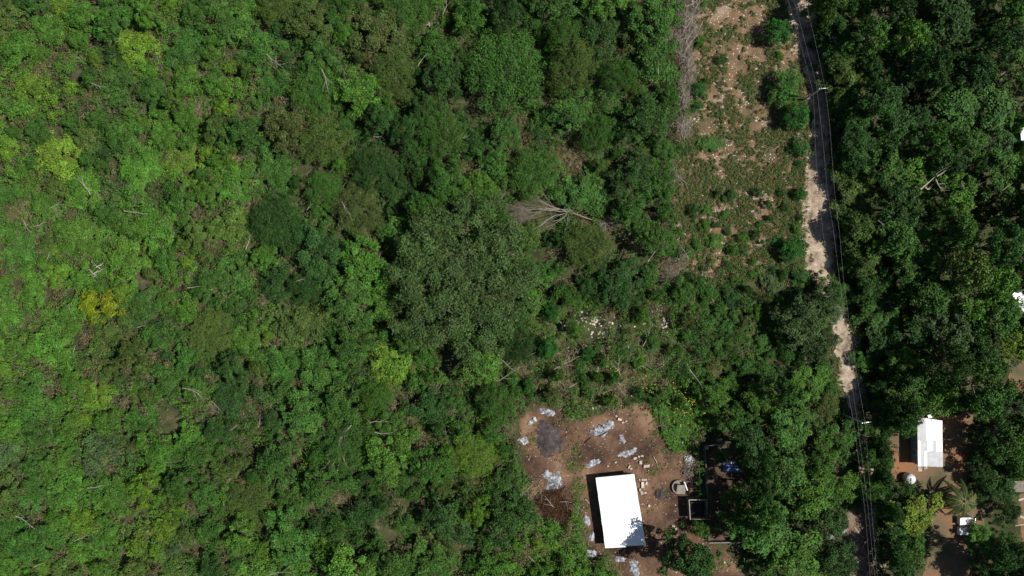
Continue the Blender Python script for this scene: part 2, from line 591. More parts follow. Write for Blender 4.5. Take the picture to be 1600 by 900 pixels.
def crown_arrays(r, dome, z0, nclump, nleaf, L, W, rng, clump=(0.16, 0.32), gap=0.0, lumpy=0.25, tonevar=0.22, scatter=0.6, droop=0.8):
    """clumps of leaves filling an uneven dome of radius r and height dome that starts at z0"""
    ph = rng.uniform(0, 6.28, 4)
    Ps, Ns, Ts = [], [], []
    cl = []
    u = (np.arange(nclump) + rng.uniform(0.2, 0.8)) / nclump
    ga = np.arange(nclump) * 2.39996 + rng.uniform(0, 6.28)
    per = rng.uniform(0.6, 1.4, nclump)
    per = per / per.sum() * nleaf
    for i in range(nclump):
        a = ga[i] + rng.normal(0, 0.25)
        rr = r * (1 + lumpy * (0.6 * math.sin(2 * a + ph[0]) + 0.5 * math.sin(3 * a + ph[1]) + 0.35 * math.sin(5 * a + ph[2])))
        rc = r * rng.uniform(*clump)
        rho = math.sqrt(u[i]) * (rr - rc * 0.55) + rng.normal(0, 0.05 * r)
        q = min(1.0, abs(rho) / r)
        zc = z0 + dome * (1 - droop * q * q) + rng.normal(0, 0.14 * dome)
        if gap and rng.random() < gap and q > 0.15:
            continue
        c = np.array([rho * math.cos(a), rho * math.sin(a), zc])
        cl.append((c, rc))
        n = max(8, int(per[i] * (rc / (r * 0.5 * (clump[0] + clump[1])))))
        d = hemi_dirs(n, rng)
        rad = rc * np.clip(rng.normal(0.88, 0.16, n), 0.25, 1.2)
        wob = 1 + 0.28 * np.sin(3 * np.arctan2(d[:, 1], d[:, 0]) + rng.uniform(0, 6)) * np.sqrt(1 - d[:, 2] ** 2)
        p = c + d * (rad * wob)[:, None] * np.array([1, 1, 0.72])
        nn = d * 0.55 + np.array([0, 0, 0.55]) + rng.normal(0, scatter, (n, 3))
        t = np.ones((n, 3)) * rng.normal(1, tonevar * 0.6)
        t *= (1 + rng.normal(0, 0.05, 3))
        t = t * (1 + rng.normal(0, tonevar * 0.8, (n, 1))) * (1 + rng.normal(0, .07, (n, 3)))
        Ps.append(p)
        Ns.append(nn)
        Ts.append(np.clip(t, 0.35, 1.9))
    P, N, T = np.concatenate(Ps), np.concatenate(Ns), np.concatenate(Ts)
    n = len(P)
    V, F, C = leaves(P, N, L * rng.uniform(0.6, 1.35, n), W * rng.uniform(0.6, 1.35, n), T, rng)
    return V, F, C, cl


def trunk_mesh(name, cl, z0, tr, rng, nl=6, mat=None, show=0.0):
    """tapered trunk that divides into limbs which reach into the leaf clumps"""
    b = MB()
    zf = z0 * 0.55
    lean = rng.normal(0, 0.25, 2)
    b.tube([(0, 0, -0.1), (lean[0] * 0.4, lean[1] * 0.4, zf * 0.5), (lean[0], lean[1], zf)], [tr * 1.25, tr, tr * 0.85], 7)
    idx = rng.permutation(len(cl))[:nl]
    for i in idx:
        c, rc = cl[i]
        end = np.array(c) + np.array([0, 0, rc * (show - 0.3)])
        st = np.array([lean[0], lean[1], zf * 0.92])
        mid = st * 0.5 + end * 0.5 + rng.normal(0, 0.18, 3) + np.array([0, 0, 0.25])
        b.tube([st, mid, end], [tr * 0.62, tr * 0.4, tr * 0.12], 5)
    return b.mesh(name, mat or MAT['bark'])


PROTO = {}


def proto(kind, n, r, dome, z0, nclump, nleaf, L, W, tr, nl=6, **kw):
    lst = []
    for i in range(n):
        rng = np.random.default_rng(hash((kind, i)) % 9999 if False else (sum(map(ord, kind)) * 37 + i * 101))
        V, F, C, cl = crown_arrays(r * 1.0, dome * rng.uniform(0.85, 1.15), z0, nclump, nleaf, L, W, rng, **kw)
        crown = mesh_np('crown', V, F, MAT['leaf'], C)
        trunk = trunk_mesh('trunk', cl, z0 + dome * 0.6, tr, rng, nl, show=(0.55 if kind in ('sparse', 'tall') else 0.0))
        lst.append((crown, trunk))
    PROTO[kind] = (r, z0 + dome, lst)


#     kind    n   r    dome  z0  clumps leaves  L     W    trunk
proto('shrub', 8, 2.6, 1.5, 0.7, 22, 3779, 0.276, 0.152, .07, 5, clump=(.16, .36), lumpy=.46, droop=.95, gap=.12, tonevar=.28)
proto('scrub', 8, 3.8, 2.0, 1.3, 40, 8316, 0.289, 0.152, .11, 6, clump=(.11, .28), lumpy=.44, droop=.95, gap=.12, tonevar=.28)
proto('tree', 8, 4.6, 2.8, 2.6, 46, 10584, 0.317, 0.179, .16, 7, clump=(.10, .26), lumpy=.38, droop=.9, gap=.10, tonevar=.28)
proto('tall', 10, 5.6, 4.2, 5.8, 56, 8910, 0.437, 0.260, .24, 8, clump=(.09, .24), lumpy=.38, gap=.14, droop=1.0, tonevar=.28)
proto('edge', 6, 5.6, 6.2, 2.6, 74, 11070, 0.437, 0.260, .24, 8, clump=(.12, .26), lumpy=.30, droop=1.0, tonevar=.28)
proto('fine', 5, 5.0, 2.6, 1.6, 70, 15525, 0.286, 0.092, .18, 8, clump=(.12, .22), lumpy=.10, droop=.85, tonevar=.16, scatter=.85)
proto('sparse', 5, 3.6, 2.0, 1.6, 22, 1500, .36, .17, .09, 14, clump=(.14, .28), lumpy=.3, gap=.15)
proto('ball', 4, 2.8, 2.4, 0.5, 34, 5670, 0.269, 0.134, .10, 5, clump=(.18, .30), lumpy=.08, droop=.75, tonevar=.16)

# ------------------------------------------------------------------ labels that single things out
LANDMARKS = [
    (160, 480, 'the yellow twin-lobed tree'), (790, 112, 'the big round fine-leaved tree'), (720, 430, 'the huge grey-green tree'),
    (890, 333, 'the fallen bleached tree'), (968, 800, 'the white-roofed shed'), (1453, 690, 'the small house'),
    (1508, 785, 'the coconut palm'), (1285, 137, 'the upper power pole'), (1072, 100, 'the long brush row'), (1150, 200, 'the cleared rocky strip'),
    (1090, 795, 'the roofless cistern'), (320, 237, 'the small lime-yellow tree'), (225, 860, 'the yellowish pair'),
    (145, 420, 'the forked white snag'), (1430, 790, 'the mango-like tree'), (515, 700, 'the fanned dead branch'),
    (1592, 470, 'the edge roof'), (1320, 560, 'the sunlit track'), (700, 565, 'the black hollow'),
    (95, 245, 'the spreading lime tree'), (930, 510, 'the white rock outcrop'), (1450, 285, 'the pale forked branches'),
    (303, 449, 'the short white log'), (212, 331, 'the long white log'), (1594, 215, 'the white and teal roof'), (890, 245, 'the brown opening'),
    (857, 683, 'the burnt black patch'), (290, 410, 'the small lime bush pair'), (0, 0, 'the top left corner'), (1600, 0, 'the top right corner'),
    (0, 900, 'the bottom left corner'), (1600, 900, 'the bottom right corner'), (500, 0, 'the top edge'),
    (600, 900, 'the bottom edge'), (0, 600, 'the left edge'), (1400, 150, 'the upper forest'),
]
USED = {}
ORD = ['', 'second ', 'third ', 'fourth ', 'fifth ', 'sixth ', 'seventh ', 'eighth ', 'ninth ', 'tenth '] + [w + ' ' for w in 'eleventh twelfth thirteenth fourteenth fifteenth sixteenth seventeenth eighteenth nineteenth twentieth'.split()]


def where(px, py, skip=None):
    best = sorted(LANDMARKS, key=lambda l: (l[0] - px) ** 2 + (l[1] - py) ** 2)
    l = next(b for b in best if (b[0] - px) ** 2 + (b[1] - py) ** 2 > 120)
    a = math.degrees(math.atan2(-(py - l[1]), px - l[0])) % 360
    d = ['right of', 'above right of', 'above', 'above left of', 'left of', 'below left of', 'below', 'below right of'][int((a + 22.5) // 45) % 8]
    return d, l[2], math.hypot(px - l[0], py - l[1])


PENDING = []


def label_later(o, head, px, py):
    """the label is finished when all neighbours are known, so that equal ones get their order"""
    PENDING.append((o, head, px, py))


def finish_labels():
    buckets = {}
    for o, head, px, py in PENDING:
        d, l, dist = where(px, py)
        buckets.setdefault((head, d, l), []).append((dist, o))
    for (head, d, l), lst in buckets.items():
        lst.sort(key=lambda t: t[0])
        for i, (dist, o) in enumerate(lst):
            if len(lst) == 1:
                o['label'] = f'{head} {d} {l}'
            else:
                n = (ORD[i] + 'nearest') if i < len(ORD) else 'far'
                o['label'] = f'{head} {d} {l}, {n}'
            if len(o['label'].split()) > 16:
                print('LONG', o['label'])


HEAD = {'edge': 'tall edge tree', 'shrub': 'shrub', 'scrub': 'bushy tree', 'tree': 'broadleaf tree', 'tall': 'tall tree', 'fine': 'fine-leaved tree', 'sparse': 'thin-crowned tree', 'ball': 'round shrub'}
NAME = {'edge': 'tall_forest_tree', 'shrub': 'shrub', 'scrub': 'bushy_tree', 'tree': 'broadleaf_tree', 'tall': 'tall_forest_tree', 'fine': 'fine_leaved_tree', 'sparse': 'thin_crowned_tree', 'ball': 'round_shrub'}
N_KIND = {}


def shade_limit(y):
    return float(np.interp(y, [-20, 60, 140, 250, 282, 300, 345, 352, 380, 388, 425, 432, 500, 590, 620, 900],
                           [1236, 1252, 1266, 1272, 1280, 1297, 1297, 1262, 1258, 1284, 1288, 1290, 1330, 1335, 1330, 1362]))


def plant(kind, px, py, rpx, colour, rng, hs=1.0, label=None, group=None, squash=None):
    """one tree or shrub whose crown shows at the photo position px,py with radius rpx"""
    r0, h0, lst = PROTO[kind]
    if px > 1300 and py < 640:       # the trees step down towards the track
        hs = min(hs, max(.42, (px - rpx * .8 - shade_limit(py) + (20 if py < 275 else 8)) / 9.1 / h0))
    N_KIND[kind] = N_KIND.get(kind, 0) + 1
    cm, tm = lst[N_KIND[kind] % len(lst)]
    h = h0 * hs
    zc = h * 0.72
    x, y, _ = g(px, py, zc)
    s = rpx * TAN * (CAM_H - zc) / 800.0 / r0
    root = empty(NAME[kind], (x, y, 0), None, 'shrub' if kind in ('shrub', 'ball') else 'tree', group, rng.uniform(0, 6.28))
    sx, sy = squash or (rng.uniform(.9, 1.1), rng.uniform(.9, 1.1))
    root.scale = (s * sx, s * sy, hs)
    t = link(bpy.data.objects.new('trunk', tm), root)
    c = link(bpy.data.objects.new('crown', cm), root)
    c.color = colour if isinstance(colour, tuple) else tint(colour, rng)
    if label:
        root['label'] = label
    else:
        size = 'small' if rpx < 22 else ('medium' if rpx < 34 else 'large')
        col = colour if isinstance(colour, str) else 'green'
        label_later(root, f'{size} {col} {HEAD[kind]}', px, py)
    return root


TREES = []          # (px, py, r) of everything planted, used to keep spacing
rngm = np.random.default_rng(3)


def man(kind, px, py, r, colour, hs=1.0, label=None, group=None, squash=None, space=1.0):
    TREES.append((px, py, r * space))
    return plant(kind, px, py, r, colour, rngm, hs, label, group, squash)


# ---- the trees the eye finds in the photograph
man('fine', 790, 112, 68, 'mid green', 1.6, 'large round fine-leaved tree with an even green crown beside the brown opening at the top')
man('fine', 893, 105, 44, 'olive', 1.5, 'olive fine-leaved round tree right of the larger fine-leaved one')
man('fine', 880, 60, 32, 'mid green', 1.3)
V, F, C, cl = crown_arrays(16.5, 4.5, 5.0, 230, 60000, .42, .21, np.random.default_rng(77), clump=(.06, .12), lumpy=.10, droop=.75, tonevar=.24)
bx, by, _ = g(722, 432, 6.5)
big = empty('spreading_tree', (bx, by, 0), 'huge grey-green spreading tree in the middle, widest crown of all', 'tree')
link(bpy.data.objects.new('trunk', trunk_mesh('trunk', cl, 6.0, 0.6, np.random.default_rng(5), 26, show=.4)), big)
bc = link(bpy.data.objects.new('crown', mesh_np('crown', V, F, MAT['leaf'], C)), big)
bc.color = (0.060, 0.110, 0.030, 1)
TREES.append((722, 432, 112))
man('tall', 752, 568, 40, 'bright green', 0.75, 'lumpy bright green tree right of the black hollow below the huge tree')
man('tree', 660, 330, 30, 'mid green', 1.3)
# round shrubs along the track and in the rough ground
man('ball', 1215, 50, 22, 'emerald', 1.3, 'round deep green shrub topmost along the left side of the track', 'round shrubs beside the dirt track')
man('ball', 1228, 135, 30, 'mid green', 1.2, 'broad round shrub just above the foot of the upper power pole', 'round shrubs beside the dirt track', (1.15, .78))
man('ball', 1243, 182, 22, 'emerald', 1.3, 'bright green round shrub just below the foot of the upper power pole', 'round shrubs beside the dirt track')
man('shrub', 1253, 230, 17, 'emerald', 1.0, 'ragged green shrub below the bright round one beside the shaded track', 'round shrubs beside the dirt track')
man('ball', 1237, 391, 19, 'emerald', 1.2, 'round deep green shrub at the lower end of the cleared strip', 'round shrubs beside the dirt track')
man('ball', 1250, 303, 10, 'emerald', 0.7, 'tiny green shrub between cleared strip and sandy track bend', 'round shrubs beside the dirt track')
man('ball', 860, 488, 16, 'emerald', 1.3, 'round deep green bush topmost of three below right of the huge tree', 'round deep green bushes')
man('ball', 857, 543, 16, 'emerald', 1.3, 'round deep green bush in the middle of three below right of the huge tree', 'round deep green bushes')
man('ball', 921, 553, 13, 'emerald', 1.0, 'small round deep green bush, the right one of three', 'round deep green bushes')
man('ball', 1092, 140, 13, 'emerald', .6, 'low green bush on the strip beside the long brush row', 'low bushes on the cleared strip')
man('shrub', 1090, 165, 11, 'emerald', .5, 'low ragged green bush below the first one beside the brush row', 'low bushes on the cleared strip')
man('shrub', 1128, 92, 12, 'dark green', .5, 'dark low bush in the upper part of the cleared strip', 'low bushes on the cleared strip')
man('shrub', 1110, 225, 18, 'mid green', .5, 'wide low bush at the middle left of the cleared strip', 'low bushes on the cleared strip')
man('shrub', 1116, 375, 14, 'bright green', .5, 'bright low bush at the lower left of the cleared strip', 'low bushes on the cleared strip')
# yellow and lime ones
man('shrub', 139, 472, 20, 'yellow', 1.7, 'yellow flowering crown, left lobe of the twin-lobed pair', 'yellow flowering trees', space=.6)
man('shrub', 176, 476, 21, 'yellow', 1.8, 'yellow flowering crown, right lobe of the twin-lobed pair', 'yellow flowering trees', space=.6)
man('shrub', 150, 494, 14, 'yellow', 1.4, 'small yellow flowering crown just below between the twin lobes', 'yellow flowering trees', space=.6)
man('scrub', 95, 245, 44, 'yellow-green', 1.0, 'spreading lime green tree near the left edge below the yellowish one')
man('sparse', 88, 165, 25, 'yellow-green', 1.1, 'thin yellowish tree in the upper left scrub')
man('shrub', 112, 138, 15, 'yellow-green', 1.0)
man('shrub', 216, 850, 20, 'yellow-green', 1.4, 'lime yellowish crown, left part of the pair near the bottom edge', 'lime crowns at the bottom edge', space=.7)
man('shrub', 244, 862, 15, 'yellow-green', 1.3, 'small lime yellowish crown, right part of the pair near the bottom edge', 'lime crowns at the bottom edge', space=.7)
man('shrub', 292, 410, 14, 'yellow-green', 1.3, 'small lime bush with rounded lobes right of the white snag', space=.7)
man('shrub', 297, 394, 9, 'yellow-green', 1.1)
man('shrub', 321, 237, 13, 'yellow-green', 1.4, 'small lime-yellow round tree in the upper left scrub')
man('shrub', 352, 170, 17, 'yellow-green', 1.3)
man('shrub', 270, 8, 16, 'yellow-green', 1.3)
man('shrub', 95, 12, 20, 'yellow-green', 1.2)
man('shrub', 148, 92, 12, 'yellow-green', 1.2)
man('shrub', 360, 105, 15, 'yellow-green', 1.2)
man('shrub', 87, 393, 9, 'yellow-green', .9)
man('shrub', 280, 795, 13, 'yellow-green', 1.1)
man('scrub', 610, 570, 42, 'yellow-green', 1.0, 'bright yellow-green bushy tree left of the black hollow')
man('shrub', 650, 675, 10, 'yellow-green', 1.0)
man('shrub', 840, 850, 14, 'yellow-green', .8)
man('tall', 1582, 535, 32, 'yellow-green', .8, 'bright lime tree below the white roof at the right edge')
# around the houses
man('tall', 1424, 803, 37, (0.135, 0.205, 0.020, 1), .68, 'yellow-green mango-like tree left of the palm', squash=(.95, 1.1))
man('tree', 1410, 773, 22, 'dark green', .85, 'dark tree right below the white water tank')
man('tree', 1418, 848, 32, 'mid green', 1.1)
man('tree', 1405, 820, 28, 'dark green', 1.0)
man('ball', 1462, 617, 42, 'bright green', 2.4, 'round dense tree covering the upper corner of the small white-roofed house')
man('tree', 1418, 628, 30, 'mid green', 1.1)
man('shrub', 1414, 666, 18, 'mid green', 1.5, 'small tree pressed against the west side of the small house')
man('tree', 1536, 690, 22, 'dark green', .7)
man('tree', 1532, 836, 23, 'bright green', .5, 'tree shading the low white structure below the palm')
man('ball', 1093, 884, 27, 'mid green', 2.2, 'dense round tree at the bottom edge right of the white-roofed shed')
man('tall', 1074, 868, 38, 'dark green', 1.3, 'dark tree whose shadow falls on the white shed roof')
man('shrub', 1093, 826, 17, 'mid green', 1.5, 'shrub just below the roofless cistern')
man('tree', 1150, 777, 20, 'bright green', .9, 'small bright tree inside the ruined walled yard')
man('tall', 1180, 768, 28, 'dark green', 1.15)
man('tall', 1186, 724, 28, 'dark green', 1.3)
man('tall', 1190, 803, 28, 'mid green', 1.3)
man('tree', 1576, 800, 20, 'dark green', .8)
man('tree', 1572, 852, 22, 'mid green', .9)
man('tree', 1148, 815, 25, 'mid green', 1.25)
man('tall', 1192, 828, 55, 'mid green', .85)
man('tall', 1245, 870, 52, 'bright green', .8)
man('tall', 1262, 775, 40, 'bright green', .9)
man('tall', 1222, 735, 44, 'mid green', .9)
man('tall', 1235, 668, 40, 'mid green', .7)
man('tree', 1305, 690, 36, 'mid green', 1.0)
man('tree', 1310, 760, 30, 'bright green', .9)
man('tree', 1285, 640, 28, 'brownish', .8)
man('tall', 1170, 700, 36, 'dark green', .8)
man('scrub', 1380, 715, 20, 'mid green', 1.1, None, None, (.8, 1.2))
man('scrub', 1375, 770, 24, 'mid green', 1.1)
man('tree', 1255, 500, 40, 'grey-green', 1.25, 'grey-green tree leaning over the left side of the track')
man('tree', 1285, 470, 30, 'grey-green', 1.2)
man('tree', 1280, 540, 26, 'grey-green', 1.1)
man('tree', 1348, 668, 17, 'mid green', .85)
man('tree', 1354, 712, 19, 'mid green', .9)
man('tree', 1362, 742, 18, 'bright green', .85)
man('tree', 1352, 632, 12, 'grey-green', .7)
man('tree', 1358, 772, 17, 'mid green', .85)
man('tree', 1378, 800, 15, 'dark green', .8)
man('tree', 1380, 672, 16, 'dark green', .9)
man('tree', 1590, 868, 20, 'dark green', .9)
man('tall', 1552, 868, 30, 'dark green', 1.3)
man('tree', 1300, 452, 24, 'mid green', .9)
man('tree', 1304, 486, 19, 'grey-green', .9)
man('tree', 1376, 652, 19, 'mid green', .9)
man('tree', 1370, 692, 15, 'dark green', .9)
man('tree', 1350, 565, 18, 'mid green', .9)
man('tall', 1480, 520, 42, 'grey-green', 1.0)
man('tall', 1410, 560, 0.1 + 28, 'bright green', .7)

man('tree', 1590, 498, 17, 'mid green', 1.1)
man('tree', 1588, 232, 15, 'mid green', 1.3)
man('tree', 1586, 192, 15, 'bright green', 1.3)
man('tree', 1606, 446, 14, 'dark green', 1.2)
LOW = [(850, 475), (1060, 440), (1112, 560), (1112, 640), (1086, 692), (1010, 640), (880, 645), (800, 660), (775, 600), (800, 560)]
LOW2 = [(800, 715), (905, 790), (965, 905), (800, 905), (812, 830)]
# the edge of the tall forest along the track: its shade falls over the track
for i, y in enumerate(range(-16, 660, 29)):
    xe = np.interp(y, [0, 130, 250, 350, 430, 520, 600, 680], [1268, 1293, 1306, 1310, 1322, 1350, 1366, 1385])
    if 545 < y < 600:
        xe += 26
    r = rngm.uniform(24, 36)
    man('edge', xe + r * .80 + rngm.uniform(2, 12), y + rngm.uniform(-6, 6), r, ['dark green', 'mid green', 'mid green', 'dark green', 'olive'][int(rngm.integers(5))], rngm.uniform(1.05, 1.3))
for x, y, r in ((1381, 705, 16), (1380, 745, 15), (1398, 870, 26), (1410, 905, 28), (1390, 800, 18)):
    man('edge', x, y, r, 'dark green', rngm.uniform(.75, .95))

# ---- the rest of the woods, each on its own spot
def blocked(px, py, r):
    for poly, m in ((STRIP, .5), (TRACK, .55), (YARD, .8), (YARD2, .8), (BARE_EAST, .6), (BARE_SE, .6), (DEBRIS, .6), (RUIN, .4)):
        if inside(px, py, poly) or edge_dist(px, py, poly) < r * m:
            return True
    if (r > 16 and inside(px, py, LOW)) or (r > 11 and inside(px, py, LOW2)):
        return True
    for gx, gy, gr in GAPS:
        if math.hypot(px - gx, py - gy) < r * .62 + gr * .75:
            return True
    # roofs at the right edge
    for gx, gy, gr in ((1600, 466, 16), (1606, 215, 8), (1598, 765, 14)):
        if math.hypot(px - gx, py - gy) < r * .8 + gr:
            return True
    return False


def scatter_trees(n_try, box, rlo, rhi, kinds, rng, overlap, zone=None, hs=(.85, 1.2), cap=999):
    made = 0
    for _ in range(n_try):
        if made >= cap:
            break
        px, py = rng.uniform(box[0], box[2]), rng.uniform(box[1], box[3])
        if zone and not zone(px, py):
            continue
        r = rng.uniform(rlo, rhi)
        A = np.array(TREES)
        d = np.hypot(A[:, 0] - px, A[:, 1] - py)
        if np.any(d < overlap * (A[:, 2] + r)):
            continue
        if blocked(px, py, r):
            continue
        ks = list(kinds)
        kind = ks[int(rng.choice(len(ks), p=np.array([kinds[k] for k in ks]) / sum(kinds.values())))]
        col = pick(px, py, rng)
        TREES.append((px, py, r))
        hh = rng.uniform(*hs)
        if 1480 < px < 1575 and 635 < py < 900:
            kind, hh = 'tree', rng.uniform(.65, .9)
        plant(kind, px, py, r, col, rng, hh)
        made += 1
    return made


rs = np.random.default_rng(42)
east = lambda x, y: x > 1318 + max(0, (y - 400)) * 0.13
n_e = scatter_trees(2500, (1300, -20, 1625, 905), 30, 46, {'tall': 1}, rs, .63, east, (.65, 1.45))
n_e += scatter_trees(2500, (1300, -20, 1625, 905), 18, 30, {'tall': .6, 'tree': .4}, rs, .60, east, (.5, 1.0), 90)
mid_east = lambda x, y: x > 1105 and not east(x, y)
n_e += scatter_trees(1200, (1105, 600, 1400, 910), 22, 40, {'tree': .7, 'tall': .3}, rs, .66, mid_east, (.75, 1.0))
west = lambda x, y: x < 1075
n_w = scatter_trees(900, (-15, -15, 430, 915), 32, 44, {'scrub': .7, 'tree': .15, 'fine': .15}, rs, .80, west, (.7, 1.05), 40)
n_w += scatter_trees(1500, (430, -15, 1070, 915), 30, 46, {'tree': .55, 'fine': .25, 'scrub': .2}, rs, .74, west, (.85, 1.3), 75)
n_w += scatter_trees(6000, (-15, -15, 1070, 915), 20, 30, {'scrub': .62, 'tree': .22, 'sparse': .16}, rs, .72, west, (.8, 1.2), 125)
n_s = scatter_trees(9000, (-12, -12, 1090, 912), 12, 20, {'shrub': 1}, rs, .72, west, (.9, 1.6), 190)
low_strip = lambda x, y: 1060 < x < 1330 and 425 < y < 640
n_s += scatter_trees(1500, (1060, 425, 1330, 640), 10, 19, {'shrub': .8, 'sparse': .2}, rs, .72, low_strip, (.6, 1.0), 70)
strip_edge = lambda x, y: inside(x, y, STRIP) and (edge_dist(x, y, STRIP) < 26 or y > 300)
for _ in range(600):
    x, y, r = rs.uniform(1040, 1270), rs.uniform(-10, 445), rs.uniform(5, 11)
    A = np.array(TREES)
    if not strip_edge(x, y) or np.any(np.hypot(A[:, 0] - x, A[:, 1] - y) < .8 * (A[:, 2] + r)) or any(math.hypot(x - a, y - b) < r + c * .7 for a, b, c in GAPS):
        continue
    TREES.append((x, y, r))
    plant('shrub', x, y, r, ['mid green', 'bright green', 'dark green', 'emerald'][int(rs.integers(4))], rs, rs.uniform(.35, .7))
    n_s += 1
    if n_s > 285:
        break
print('trees east', n_e, 'west', n_w, 'shrubs', n_s)

# ------------------------------------------------------------------ undergrowth, weeds, stones (nobody could count them)
def open_mask(px, py, pad=0):
    m = np.zeros(px.shape, bool)
    for p in OPEN:
        m |= inside(px, py, p)
    return m


def palette_cols(px, py, rng):
    out = np.empty((len(px), 3))
    for i in range(len(px)):
        out[i] = PALETTE[pick(px[i], py[i], rng)]
    return out


def clump_field(name, px, py, z, rc, col, nper, L, W, rng, flat=.7):
    """many small leaf clumps as one mesh"""
    k = TAN * (CAM_H - z) / 800.0
    C = np.stack([(px - 800) * k, -(py - 450) * k, z], 1)
    idx = np.repeat(np.arange(len(px)), nper)
    n = len(idx)
    d = hemi_dirs(n, rng, -.1)
    P = C[idx] + d * (rc[idx] * rng.uniform(.55, 1.1, n))[:, None] * np.array([1, 1, flat])
    P[:, 2] = np.maximum(P[:, 2], .05)
    N = d * .5 + np.array([0, 0, .6]) + rng.normal(0, .55, (n, 3))
    T = col[idx] * (1 + rng.normal(0, .2, (n, 1)))
    T = np.clip(T, .004, .6)
    V, F, Cc = leaves(P, N, L * rng.uniform(.6, 1.4, n), W * rng.uniform(.6, 1.4, n), T, rng)
    o = link(bpy.data.objects.new(name, mesh_np(name, V, F, MAT['leaf'], Cc)))
    o.color = (1, 1, 1, 1)
    return o


ru = np.random.default_rng(8)
# the low scrub under and between the trees of the left and middle
n = 20000
px, py = ru.uniform(-25, 1100, n), ru.uniform(-25, 925, n)
dens = fbm(px / 38, py / 38, 3)
keep = ~open_mask(px, py) & (dens > .24)
for gx, gy, gr in GAPS:
    keep &= np.hypot(px - gx, py - gy) > gr * .8
px, py = px[keep], py[keep]
col = palette_cols(px, py, ru) * (1 + ru.normal(0, .12, (len(px), 1)))
br = fbm(px / 22 + 40, py / 22, 3) > .60
col[br] = np.array([.125, .112, .055]) * (1 + ru.normal(0, .15, (br.sum(), 1)))
z = .2 + 3.6 * fbm(px / 25, py / 25 + 60, 3) * ru.uniform(.15, 1.15, len(px))
tag(clump_field('undergrowth', px, py, z, ru.uniform(.45, 1.1, len(px)), col, 36, .33, .165, ru),
    'dense low green scrub filling the ground between the trees', 'undergrowth', kind='stuff')

# scrub that has grown back over the lower end of the strip
n = 2600
px, py = ru.uniform(1050, 1345, n), ru.uniform(415, 665, n)
keep = (~inside(px, py, TRACK)) & (~inside(px, py, YARD)) & (fbm(px / 20, py / 20, 3) > .36) & ~(inside(px, py, STRIP) & (ru.random(n) < .5))
px, py = px[keep], py[keep]
col = palette_cols(px, py, ru)
q = ru.random(len(px))
col[q < .14] = np.array([.15, .11, .06])
z = .1 + 1.0 * fbm(px / 18, py / 18 + 30, 3) * ru.uniform(.2, 1, len(px))
tag(clump_field('regrowth', px, py, z, ru.uniform(.35, .85, len(px)), col, 34, .34, .18, ru),
    'low mixed green regrowth below the cleared strip', 'regrowth', kind='stuff')

# floor plants of the tall forest
n = 4200
px, py = ru.uniform(1100, 1640, n), ru.uniform(-25, 925, n)
keep = ~open_mask(px, py) & ~inside(px, py, RUIN) & ~inside(px, py, [(1060, 425), (1345, 425), (1345, 640), (1060, 640)]) & (fbm(px / 24, py / 24, 3) > .42)
px, py = px[keep], py[keep]
col = palette_cols(px, py, ru) * .9  # plant tones dimmed for the shade under the tall trees
z = .2 + 1.6 * fbm(px / 20, py / 20, 2) * ru.uniform(.2, 1, len(px))
tag(clump_field('forest_floor_plants', px, py, z, ru.uniform(.5, 1.1, len(px)), col, 26, .4, .24, ru),
    'dark undergrowth on the floor of the tall forest', 'undergrowth', kind='stuff')

# weeds over the cleared strip
n = 26000
px, py = ru.uniform(1040, 1275, n), ru.uniform(-20, 450, n)
d2 = .55 * fbm(px / 6 + 5, py / 6, 3) + .45 * fbm(px / 22 + 5, py / 22, 3)
bias = np.clip((py - 200) / 900, -.05, .05) - .02 * (py > 215) + np.where(px > 1200, .06, 0) + np.where((px < 1100) & (py > 130), .03, 0)
keep = inside(px, py, STRIP) & (d2 + bias > .478)
px, py = px[keep], py[keep]
pal = np.array([[.075, .135, .03], [.06, .115, .028], [.125, .12, .042], [.15, .110, .048], [.05, .12, .028]])
pi = ru.choice(5, len(px), p=[.22, .2, .26, .18, .14])
tag(clump_field('weeds', px, py, np.full(len(px), .08) + .35 * ru.random(len(px)) ** 2, ru.uniform(.14, .5, len(px)), pal[pi], 14, .27, .12, ru, .75),
    'sparse low weeds growing over the cleared rocky strip', 'weeds', kind='stuff')

n = 9000
px, py = ru.uniform(1200, 1390, n), ru.uniform(-20, 900, n)
ed = edge_dist(px, py, TRACK)
keep = (ed < 9) & (fbm(px / 10 + 70, py / 10, 3) > .47)
px, py = px[keep], py[keep]
pal = np.array([[.075, .13, .03], [.10, .12, .045], [.14, .125, .06]])
tag(clump_field('verge_weeds', px, py, np.full(len(px), .06) + .25 * ru.random(len(px)) ** 2, ru.uniform(.15, .5, len(px)), pal[ru.choice(3, len(px))], 14, .26, .11, ru, .7),
    'weeds and dry grass along both edges of the dirt track', 'weeds', kind='stuff')
n = 3200
px, py = ru.uniform(1015, 1110, n), ru.uniform(625, 710, n)
cp = [(1026, 640), (1050, 630), (1088, 640), (1098, 676), (1078, 696), (1052, 700), (1040, 676)]
keep = (inside(px, py, cp) | (edge_dist(px, py, cp) < 5)) & (fbm(px / 7, py / 7, 3) > .40)
px, py = px[keep], py[keep]
qx, qy = ru.uniform(780, 970, 5200), ru.uniform(710, 915, 5200)
keep = inside(qx, qy, [(808, 730), (832, 800), (880, 822), (900, 815), (918, 872), (962, 912), (785, 912), (790, 800)]) & (fbm(qx / 8, qy / 8, 3) > .36)
px, py = np.concatenate([px, qx[keep]]), np.concatenate([py, qy[keep]])
pal = np.array([[.075, .19, .022], [.06, .16, .02], [.10, .20, .03]])
tag(clump_field('creeper_patch', px, py, .1 + 1.3 * fbm(px / 11, py / 11, 3) ** 1.6, ru.uniform(.2, .55, len(px)), pal[ru.choice(3, len(px))], 16, .28, .14, ru, .7),
    'bright green creepers covering the upper right and lower left edges of the yard', 'creepers', kind='stuff')

